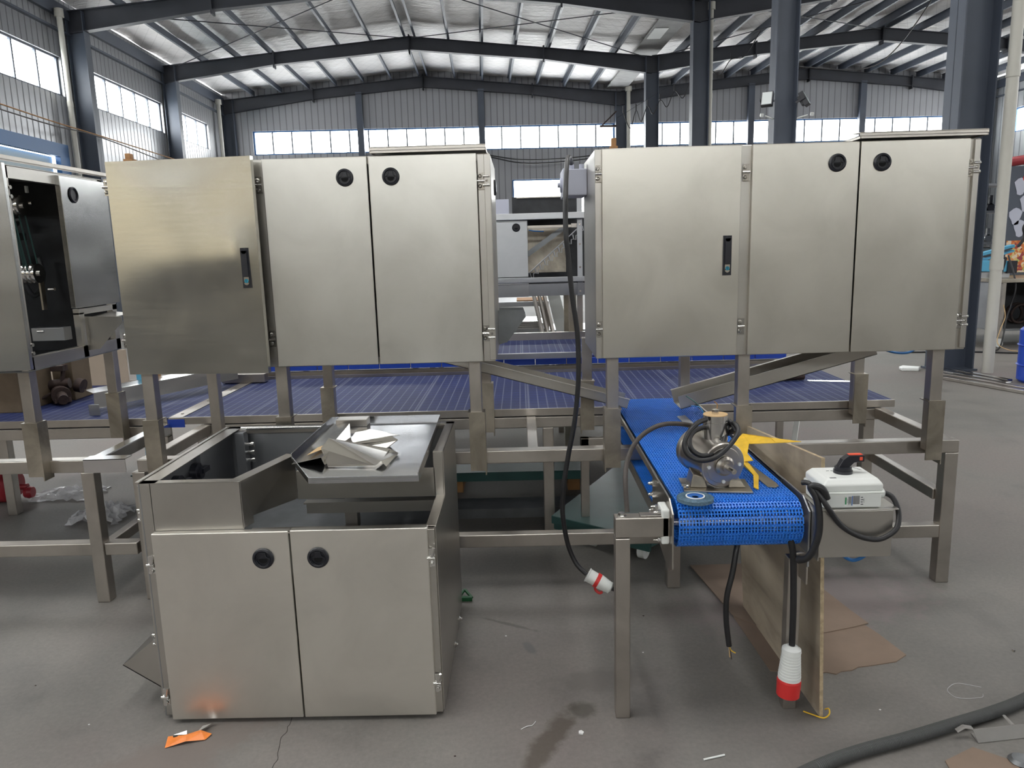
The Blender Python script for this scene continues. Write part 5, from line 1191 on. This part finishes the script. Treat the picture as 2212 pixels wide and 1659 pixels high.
for k in range(3): one('leaning_channel', ('left', 'middle', 'right')[k] + ' one of three steel channels leaning together behind the far machine', 'metal channel', 'frame', lambda m: m.bar((.36 + .06 * k, 7.75, .0), (.13 + .055 * k, 8.1, 1.13), .035, .03), .002, 'leaning channels')
one('brown_plate', 'rust-brown plate on the steel table behind the machine', 'plate', 'wood', lambda m: m.box(-.05, .28, 8.3, 8.8, 1.021, 1.03))

# ------------------------------------------------------------------ right side of the hall
ca = thing('rolling_cabinet', 'grey steel cabinet on castors at the right edge, open at the front', 'cabinet', (7.5, 11.3, 0))
def cb(name, mat, *b, bv=.003):
    m = MB(); m.box(*b); return m.build(name, mat, ca, bv)
cb('side_panel', 'dullsheet', 6.78, 6.80, 10.72, 12.1, .24, .93); cb('side_panel', 'dullsheet', 8.4, 8.42, 10.72, 12.1, .24, .93); cb('back_panel', 'interior', 6.80, 8.4, 12.08, 12.1, .24, .93); cb('bottom', 'inner', 6.80, 8.4, 10.74, 12.08, .24, .27)
cb('worktop', 'stain', 6.72, 8.5, 10.66, 12.16, .93, .98); cb('corner_post', 'frame', 6.78, 6.83, 10.68, 10.73, .14, .93); cb('corner_post', 'frame', 7.15, 7.19, 10.70, 10.74, .27, .93)
for x, y in ((6.86, 10.80), (6.86, 12.0), (8.3, 10.8)):
    m = MB(); m.cyl((x, y - .02, .055), (x, y + .02, .055), .055, 20); m.box(x - .03, x + .03, y - .03, y + .03, .10, .24); m.build('castor', 'whitep', ca)
one('hose_coil', 'dark coil of hose lying inside the open grey cabinet', 'hose', 'rustpipe', lambda m: m.tube([(7.45 + .14 * math.cos(a), 11.2 + .02 * a, .43 + .14 * math.sin(a)) for a in [i * .4 for i in range(34)]], .02, 8, 2))
se = thing('bag_sealer', 'sky-blue hand bag sealer with black strap on the grey cabinet', 'sealer', (6.95, 11.3, .98))
m = MB(); m.prism([(6.60, 11.1, 1.08), (7.08, 11.1, 1.06), (7.12, 11.1, 1.22), (6.66, 11.1, 1.24)], (0, .12, 0)); m.build('body', 'skyblue', se, .01)
m = MB(); m.bar((6.74, 11.2, 1.32), (7.20, 11.2, 1.43), .10, .045); m.bar((6.80, 11.2, 1.25), (7.20, 11.2, 1.36), .10, .03); m.build('arm', 'skyblue', se, .004)
m = MB(); m.bar((6.76, 11.14, 1.285), (7.15, 11.14, 1.395), .05, .02); m.box(7.08, 7.22, 11.08, 11.22, 1.04, 1.22); m.build('black_grip', 'blackp', se, .006)
m = MB(); m.tube([(6.68, 11.1, 1.30), (6.58, 11.1, 1.38), (6.66, 11.1, 1.42), (6.80, 11.1, 1.42)], .018, 8); m.build('hose', 'rubber', se); m = MB(); m.tube([(7.18, 11.05, 1.42), (7.26, 11.05, 1.55), (7.24, 11.05, 1.70), (7.34, 11.05, 1.78)], .022, 8); m.build('hose', 'rubber', se)
m = MB(); m.prism([(6.86, 11.06, .98), (6.95, 11.06, 1.22), (7.02, 11.06, 1.28), (7.05, 11.06, 1.26), (6.98, 11.06, .95), (6.84, 11.06, .80), (6.84, 11.06, .75)], (0, .004, 0)); m.build('strap', 'blackp', se)
m = MB(); m.box(6.70, 7.14, 11.12, 11.22, .98, 1.06); m.build('foot', 'dullsheet', se)
dp = thing('display_machine', 'tall dark food display panel with red curved top at the right edge', 'display', (7.9, 11.75, .98))
m = MB(); m.box(7.38, 8.9, 11.70, 11.78, .98, 2.60); pn = m.build('dark_panel', 'colpaint', dp, .004)
m = MB(); m.lathe([(0, 0), (.06, .0), (.07, .03), (.07, 1), (0, 1)], (7.36, 11.72, 2.66), (8.9, 11.72, 2.86), 16); m.build('red_top', 'redlens', dp)
m = MB(); m.box(7.42, 8.8, 11.690, 11.699, 1.02, 1.50); m.build('printed_snacks', 'food', dp)
random.seed(5)
m = MB()
for (x, z, a) in ((7.56, 2.30, .4), (7.52, 1.86, -.3), (7.66, 2.05, .6), (7.60, 1.68, .2)):
    m.prism([(x + .09 * math.cos(t) * (1 + .3 * math.sin(3 * t + a)), 11.697, z + .13 * math.sin(t)) for t in [i * PI / 6 for i in range(12)]], (0, -.004, 0))
m.build('pale_print', 'greyp', dp)
m = MB()
m.prism([(7.68 + .10 * math.cos(t), 11.694, 2.42 + .07 * math.sin(t)) for t in [i * PI / 8 for i in range(16)]], (0, -.004, 0)); m.build('red_print', 'redp', dp)
for k, (w1, h1) in enumerate(((1, 0), (0, 1), (1, 1), (0, 0), (1, 0), (0, 1), (1, 1))):
    m = MB(); z = 2.02 - k * .068; x = 7.70 - k * .004
    m.box(x - .014, x + .014, 11.688, 11.694, z, z + .006); m.box(x - .003, x + .003, 11.688, 11.694, z - .018, z + .018)
    if w1: m.box(x - .018, x + .010, 11.688, 11.694, z - .018, z - .012)
    if h1: m.box(x - .012, x + .018, 11.688, 11.694, z + .014, z + .020)
    m.build('lettering', 'label', dp)
rk = thing('parts_rack', 'steel rack of stacked bright machine parts behind the white pipe', 'rack', (6.9, 12.8, 0))
for x in (7.35, 8.6):
    for y in (12.6, 13.1):
        m = MB(); m.box(x, x + .04, y, y + .04, 0, 2.42); m.build('upright', 'frame', rk)
for z in (.9, 1.45, 1.95, 2.38):
    m = MB(); m.box(7.35, 8.64, 12.58, 13.14, z, z + .035); m.build('shelf', 'dullsheet', rk)
random.seed(9)
for k in range(14):
    z = (.935, 1.485, 1.985)[k % 3]; x = 7.42 + (k // 3) * .23
    pm = ('bolt', 'blackp', 'mirror', 'inner')[k % 4]
    one('machine_part', ('bright', 'black', 'shiny', 'grey')[k % 4] + ' machine part on the ' + ('lower', 'middle', 'upper')[k % 3] + ' shelf of the rack, ' + ('first', 'second', 'third', 'fourth', 'fifth')[k // 3] + ' along', 'machine part', pm, lambda m: (m.cyl((x + .08, 12.66, z + .06), (x + .08, 12.84, z + .06), .06, 14), m.box(x, x + .16, 12.7, 12.78, z, z + .05), m.box(x + .05, x + .10, 12.66, 12.70, z + .10, z + .22 + .03 * (k % 2))), .002, 'parts on the rack')
cable('black cable running down the side of the grey cabinet to the floor', [(6.99, 10.95, 1.3), (6.97, 10.70, .90), (6.93, 10.70, .62), (6.86, 10.66, .45), (6.80, 10.6, .25), (6.70, 10.5, .05), (6.5, 10.35, .012), (6.2, 10.35, .012), (5.2, 10.5, .012)], .012)
cable('black cable lying along the floor in front of the grey cabinet', [(6.2, 10.35, .012), (6.8, 10.10, .012), (7.3, 9.95, .012), (7.9, 10.2, .012)], .012)
cable('thin tan cord hanging at the corner of the grey cabinet', [(6.80, 10.66, .62), (6.81, 10.62, .45), (6.72, 10.56, .28), (6.66, 10.5, .10), (6.74, 10.35, .02), (6.92, 10.2, .01)], .006, 'tan', 'cord', 'cord')
bd = thing('blue_barrel', 'blue plastic barrel at the right edge of the hall floor', 'barrel', (5.69, 8.1, 0))
m = MB(); m.lathe([(.24, 0), (.27, .05), (.27, .3), (.285, .32), (.27, .34), (.27, .66), (.285, .68), (.27, .70), (.27, .95), (.24, 1), (0, 1)], (5.69, 8.1, 0), (5.69, 8.1, .60), 36); m.build('drum', 'bluep', bd)
for k in range(4):
    one('steel_profile', ('nearest', 'second', 'third', 'farthest')[k] + ' of the steel profiles lying on the floor at the right', 'steel profile', ('frame', 'frame', 'mirror', 'mirror')[k], lambda m: m.bar((4.72 + .13 * k, 8.55 + .14 * k, .02), (5.22 + .10 * k - .20 * (k > 1), 7.15 + .14 * k + .55 * (k > 1), .02), .07, .035), .003, 'steel profiles on the floor')
one('plastic_scrap', 'pale plastic scrap on the floor right of the stand', 'scrap', 'whitep', lambda m: m.prism([(4.60, 9.02, 0), (4.78, 8.98, 0), (4.86, 9.10, 0), (4.70, 9.22, 0), (4.62, 9.14, 0)], (0, 0, .04)), .01)
one('plastic_scrap', 'white plastic scrap on the floor near the pipe, beyond the right cabinet', 'scrap', 'whitep', lambda m: m.prism([(5.78, 10.50, 0), (5.98, 10.42, 0), (6.02, 10.55, 0), (5.84, 10.62, 0)], (0, 0, .05)), .01)
one('teal_box', 'small teal carton on the floor behind the right cabinet', 'carton', 'green', lambda m: m.box(6.52, 6.76, 11.25, 11.45, 0, .16), .004)

# flood lights, cameras and wiring on the columns
def flood(label, cx, cy, cz, yaw, tilt):
    t = thing('flood_light', label, 'flood light', tuple(H(cx, cy, cz)), TH + yaw)
    R3 = MH @ Matrix.Translation((cx, cy, cz)) @ Matrix.Rotation(yaw, 4, 'Z') @ Matrix.Rotation(tilt, 4, 'X')
    def bb(name, mat, *b, bv=.004):
        m = MB(); m.box(*b); m.v = [tuple(R3 @ Vector(v)) for v in m.v]; return m.build(name, mat, t, bv)
    bb('housing', 'blackp', -.10, .10, -.03, .06, -.13, .13); bb('lens', 'lampglass', -.085, .085, -.034, -.030, -.115, .115, bv=0); bb('bracket', 'blackp', -.13, -.115, -.01, .16, -.02, .02); bb('heat_sink', 'blackp', -.07, .07, .06, .10, -.09, .09)
    xe = 5.41 - cx if cx < 5.6 else 5.83 - cx
    m = MB(); m.bar(H(cx, cy + .05, cz), H(cx + xe, cy + .22, cz), .03, .03); m.build('wall_arm', 'blackp', t)
    return t
flood('flood light with a pale lens on the left side of the thick column', 5.22, 14.02, 4.12, -.55, -.35)
flood('black flood light seen from the side on the right of the thick column', 5.93, 14.05, 4.12, 1.0, -.5)
for i, (x, lab) in enumerate(((5.24, 'small white security camera left of the thick column'), (6.03, 'small white security camera right of the thick column'))):
    t = thing('security_camera', lab, 'camera', tuple(H(x, 14.15, 3.84)))
    s_ = -1 if i == 0 else 1
    m = MB(); m.bar(H(x - .07 * s_ * -1, 14.15, 3.87), H(x + .07 * s_, 14.10, 3.85), .055, .055); m.build('housing', 'whitep', t, .004)
    m = MB(); m.cyl(H(x, 14.15, 3.85), H(5.42 if i == 0 else 5.83, 14.2, 3.80), .012, 8); m.build('mount', 'whitep', t)
def hcable(label, pts, r, mat='rubber', sub=6, name='cable', cat='cable'):
    return cable(label, [tuple(H(*p)) for p in pts], r, mat, name, cat, 6, sub)
sw_ = [(3.76, 4.98), (3.94, 4.58), (4.09, 5.02), (4.22, 4.74), (4.39, 5.12), (4.54, 4.92), (4.72, 5.26), (4.90, 5.09), (5.09, 5.48), (5.31, 5.30), (5.53, 5.72), (5.79, 5.56), (6.0, 5.98), (6.26, 5.83), (6.55, 6.22), (6.9, 6.3), (7.3, 6.9)]
hcable('black festoon cable sagging in loops across the hall behind the middle columns', [(x, 20.2, z) for x, z in sw_], .012)
hcable('straight carrier wire above the looped festoon cable', [(3.6, 20.25, 4.85), (7.4, 20.25, 6.98)], .005, 'beampaint', 1, 'carrier_wire', 'wire')
for k, (x, z) in enumerate(sw_[::2][:8]):
    o = one('cable_hanger', 'black hanger clip of the festoon cable, ' + ('first', 'second', 'third', 'fourth', 'fifth', 'sixth', 'seventh', 'eighth')[k] + ' from its low left end', 'hanger', 'blackp', lambda m: m.bar(H(x, 20.2, z - .01), H(x, 20.2, z + .15), .03, .03), 0, 'festoon hangers')
hcable('upper of two cables sagging along the back wall above the far doorway', [(-.6, 29.9, 5.35), (.48, 29.9, 5.12), (1.9, 29.9, 4.93), (4.2, 29.9, 5.02), (5.5, 29.9, 5.3)], .025)
hcable('lower of two cables sagging along the back wall above the far doorway', [(-.6, 29.9, 5.32), (.48, 29.9, 5.06), (1.9, 29.9, 4.80), (4.2, 29.9, 4.92), (5.5, 29.9, 5.26)], .025)
hcable('dark cable sagging across the right part of the hall under the roof', [(5.9, 14.3, 4.72), (7.2, 14.6, 4.72), (8.0, 15.0, 5.1), (9.2, 16, 6.2), (9.7, 16.4, 6.9)], .012)
hcable('power lines strung along the left wall below the windows', [(-9.31, 12.0, 4.75), (-9.31, 17, 4.62), (-9.31, 19.7, 4.60), (-9.31, 25.0, 4.55)], .014, 'wood')
hcable('second power line on the left wall, sagging to the far column', [(-9.29, 12.0, 4.62), (-9.29, 17, 4.52), (-9.29, 19.7, 4.56), (-9.29, 25.0, 4.30)], .014, 'brownrubber')
one('wall_bracket', 'black bracket arm on the second left column', 'bracket', 'blackp', lambda m: m.bar(H(-9.4, 25.25, 4.62), H(-8.95, 25.25, 4.62), .05, .05))
one('wall_bracket', 'brown steel bracket on the far middle column, beside the white pipe', 'bracket', 'rustpipe', lambda m: (m.bar(H(5.4, 30.5, 6.20), H(4.75, 30.5, 6.20), .08, .08), m.bar(H(5.4, 30.5, 6.75), H(4.85, 30.5, 6.24), .05, .05)))
one('wire_reel', 'small loop of wire hanging between the middle columns', 'wire', 'rubber', lambda m: m.tube([H(8.35 + .12 * math.cos(a), 20.6, 4.62 + .20 * math.sin(a)) for a in [i * PI / 10 for i in range(21)]] + [H(8.47, 20.6, 4.62), H(8.35, 20.6, 4.85), H(8.33, 20.2, 7.7)], .010, 6, 1))

# ------------------------------------------------------------------ small things on the floor
wr = thing('snack_wrapper', 'torn orange and silver snack wrapper on the floor in front of the low cabinet', 'wrapper', (-1.15, 2.27, 0))
m = MB(); m.add([(-1.219, 2.214, .002), (-1.158, 2.236, .010), (-1.100, 2.252, .003), (-1.088, 2.280, .006), (-1.130, 2.290, .014), (-1.170, 2.278, .008), (-1.235, 2.272, .004), (-1.165, 2.258, .018), (-1.118, 2.272, .017)], [(0, 1, 7, 6), (1, 2, 8, 7), (2, 3, 8), (3, 4, 8), (4, 5, 7, 8), (5, 6, 7)]); m.build('orange_foil', 'orange2', wr)
m = MB(); m.add([(-1.145, 2.292, .004), (-1.118, 2.300, .016), (-1.108, 2.328, .012), (-1.094, 2.340, .018), (-1.112, 2.338, .004), (-1.135, 2.318, .010), (-1.215, 2.268, .012), (-1.172, 2.280, .020), (-1.168, 2.268, .014), (-1.210, 2.258, .010)], [(0, 1, 2, 5), (2, 3, 4, 5), (6, 9, 8, 7)]); m.build('silver_foil', 'mirror', wr)
def hose_mat():
    m_, nt, b = new_mat('grey_corrugated_hose')
    b.inputs['Base Color'].default_value = (.085, .088, .088, 1); b.inputs['Roughness'].default_value = .6; return m_
M['hose'] = hose_mat()
pts = [Vector(p) for p in ((.60, 1.90, .021), (.856, 2.040, .021), (1.012, 2.108, .021), (1.201, 2.170, .021), (1.385, 2.236, .021), (1.541, 2.293, .021), (1.696, 2.361, .021), (1.95, 2.50, .021), (2.4, 2.72, .021), (3.0, 2.85, .021))]
m = MB(); m.tube(pts, .0175, 14, 8)
acc = []                                   # rings of the corrugation
P2 = []
for i in range(len(pts) - 1):
    L_ = (pts[i + 1] - pts[i]).length; n_ = int(L_ / .0055)
    for k in range(n_): P2.append((pts[i].lerp(pts[i + 1], k / n_), (pts[i + 1] - pts[i]).normalized()))
def cat(i, t):
    a, b, c, d = pts[max(i - 1, 0)], pts[i], pts[i + 1], pts[min(i + 2, len(pts) - 1)]
    return .5 * ((2 * b) + (c - a) * t + (2 * a - 5 * b + 4 * c - d) * t * t + (3 * b - a - 3 * c + d) * t ** 3)
for i in range(len(pts) - 1):
    n_ = int((pts[i + 1] - pts[i]).length / .0055)
    for k in range(n_):
        c = cat(i, k / n_); d = (cat(i, (k + .5) / n_) - c).normalized()
        m.lathe([(.0172, 0), (.0202, .3), (.0202, .7), (.0172, 1)], c, c + d * .0042, 12)
tag(m.build('corrugated_hose', 'hose'), 'grey corrugated hose lying across the bottom right of the floor', 'hose')
one('steel_angle_piece', 'bent steel bracket lying on the floor at the bottom right corner', 'bracket', 'floorsteel', lambda m: (m.prism([(1.425, 2.165, .002), (1.80, 2.215, .002), (1.80, 2.235, .034), (1.418, 2.188, .034)], (0, .0025, 0)), m.prism([(1.425, 2.165, .001), (1.80, 2.215, .001), (1.80, 2.265, .001), (1.43, 2.215, .001)], (0, 0, .002)), m.prism([(1.420, 2.188, .034), (1.396, 2.192, .036), (1.368, 2.182, .028), (1.366, 2.186, .031), (1.396, 2.197, .039), (1.421, 2.192, .037)], (0, .012, 0)), m.prism([(1.560, 2.208, .034), (1.545, 2.235, .050), (1.540, 2.236, .050), (1.552, 2.207, .034)], (.004, 0, .002))))
one('steel_plate', 'brownish flat metal plate at the bottom right corner of the floor', 'plate', 'card', lambda m: m.prism([(1.275, 2.085, 0), (1.395, 2.145, 0), (1.47, 2.085, 0), (1.50, 1.95, 0), (1.25, 1.95, 0)], (0, 0, .004)))
one('grey_lump', 'rounded grey scrap piece at the right edge of the floor', 'scrap', 'inner', lambda m: m.lathe([(0, 0), (.03, 0), (.035, .3), (.025, .8), (0, 1)], (1.50, 2.075, 0), (1.50, 2.075, .02), 16))
one('drinking_straw', 'short white plastic straw on the floor in front of the conveyor', 'straw', 'whitep', lambda m: m.tube([(.536, 2.109, .0035), (.607, 2.129, .0035)], .0032, 10, 1))
one('white_thread', 'short white thread on the floor between cabinet and conveyor', 'thread', 'stringw', lambda m: m.tube([(-.038, 2.279, .001), (-.018, 2.292, .003), (.0, 2.298, .002), (.013, 2.321, .001)], .0012, 6))
one('paper_bit', 'tiny white paper crumb on the floor between cabinet and conveyor', 'crumb', 'stringw', lambda m: m.prism([(.155, 2.250, 0), (.168, 2.246, 0), (.173, 2.256, 0), (.165, 2.266, 0), (.156, 2.262, 0)], (0, 0, .004)))
one('floor_bolt', 'small bolt head on the floor at the right', 'bolt', 'bolt', lambda m: m.lathe([(0, 0), (.008, 0), (.006, 1), (0, 1)], (1.884, 2.705, 0), (1.884, 2.705, .008), 10))
one('nylon_line', 'loose loop of clear nylon line on the floor at the right', 'line', 'film', lambda m: m.tube([(1.618, 2.47, .001), (1.55, 2.496, .002), (1.505, 2.474, .002), (1.486, 2.446, .001), (1.501, 2.409, .001), (1.577, 2.407, .002), (1.598, 2.428, .001)], .001, 5))
one('green_clip', 'small dark green plastic clip on the floor beside the low cabinet', 'clip', 'greenclip', lambda m: (m.bar((-.325, 3.235, .012), (-.300, 3.285, .03), .012, .010), m.bar((-.300, 3.285, .03), (-.262, 3.232, .012), .012, .010), m.box(-.328, -.262, 3.222, 3.240, 0, .02)), .002)
one('iron_rod', 'short dark rod lying on the floor beyond the cardboard', 'rod', 'rustpipe', lambda m: m.tube([(1.29, 3.60, .006), (1.43, 3.50, .006)], .006, 8, 1))
m = MB(); m.tube([(-.80, 2.0, .0), (-.827, 2.11, 0), (-.822, 2.15, 0), (-.832, 2.18, 0), (-.838, 2.22, 0), (-.846, 2.26, 0), (-.836, 2.29, 0), (-.842, 2.32, 0), (-.839, 2.345, 0), (-.86, 2.5, 0)], .0011, 5, 3); m.build('floor_crack', 'crack', None, 0, 'structure')
random.seed(21)
for k, (x, y) in enumerate([(-1.9, 2.6), (-1.55, 2.35), (-.25, 2.15), (.45, 2.75), (-1.7, 3.9), (1.2, 2.35), (.5, 3.05), (-.1, 2.9)]):
    one('floor_chip', ('tiny dark chip on the floor left of the low cabinet', 'tiny pale chip on the floor beside the low cabinet spout', 'tiny dark chip on the floor in front of the low cabinet', 'tiny pale chip on the floor behind the conveyor leg', 'tiny dark chip on the floor under the left stand', 'tiny pale chip on the floor right of the plywood board', 'tiny dark chip on the floor under the blue belt', 'tiny pale chip on the floor right of the low cabinet')[k], 'debris', 'stringw' if k % 2 else 'rustpipe', lambda m: m.prism([(x + .004 * math.cos(a), y + .003 * math.sin(a), 0) for a in (0, 1.4, 2.9, 4.6)], (0, 0, .002)), 0, 'tiny debris chips on the floor')
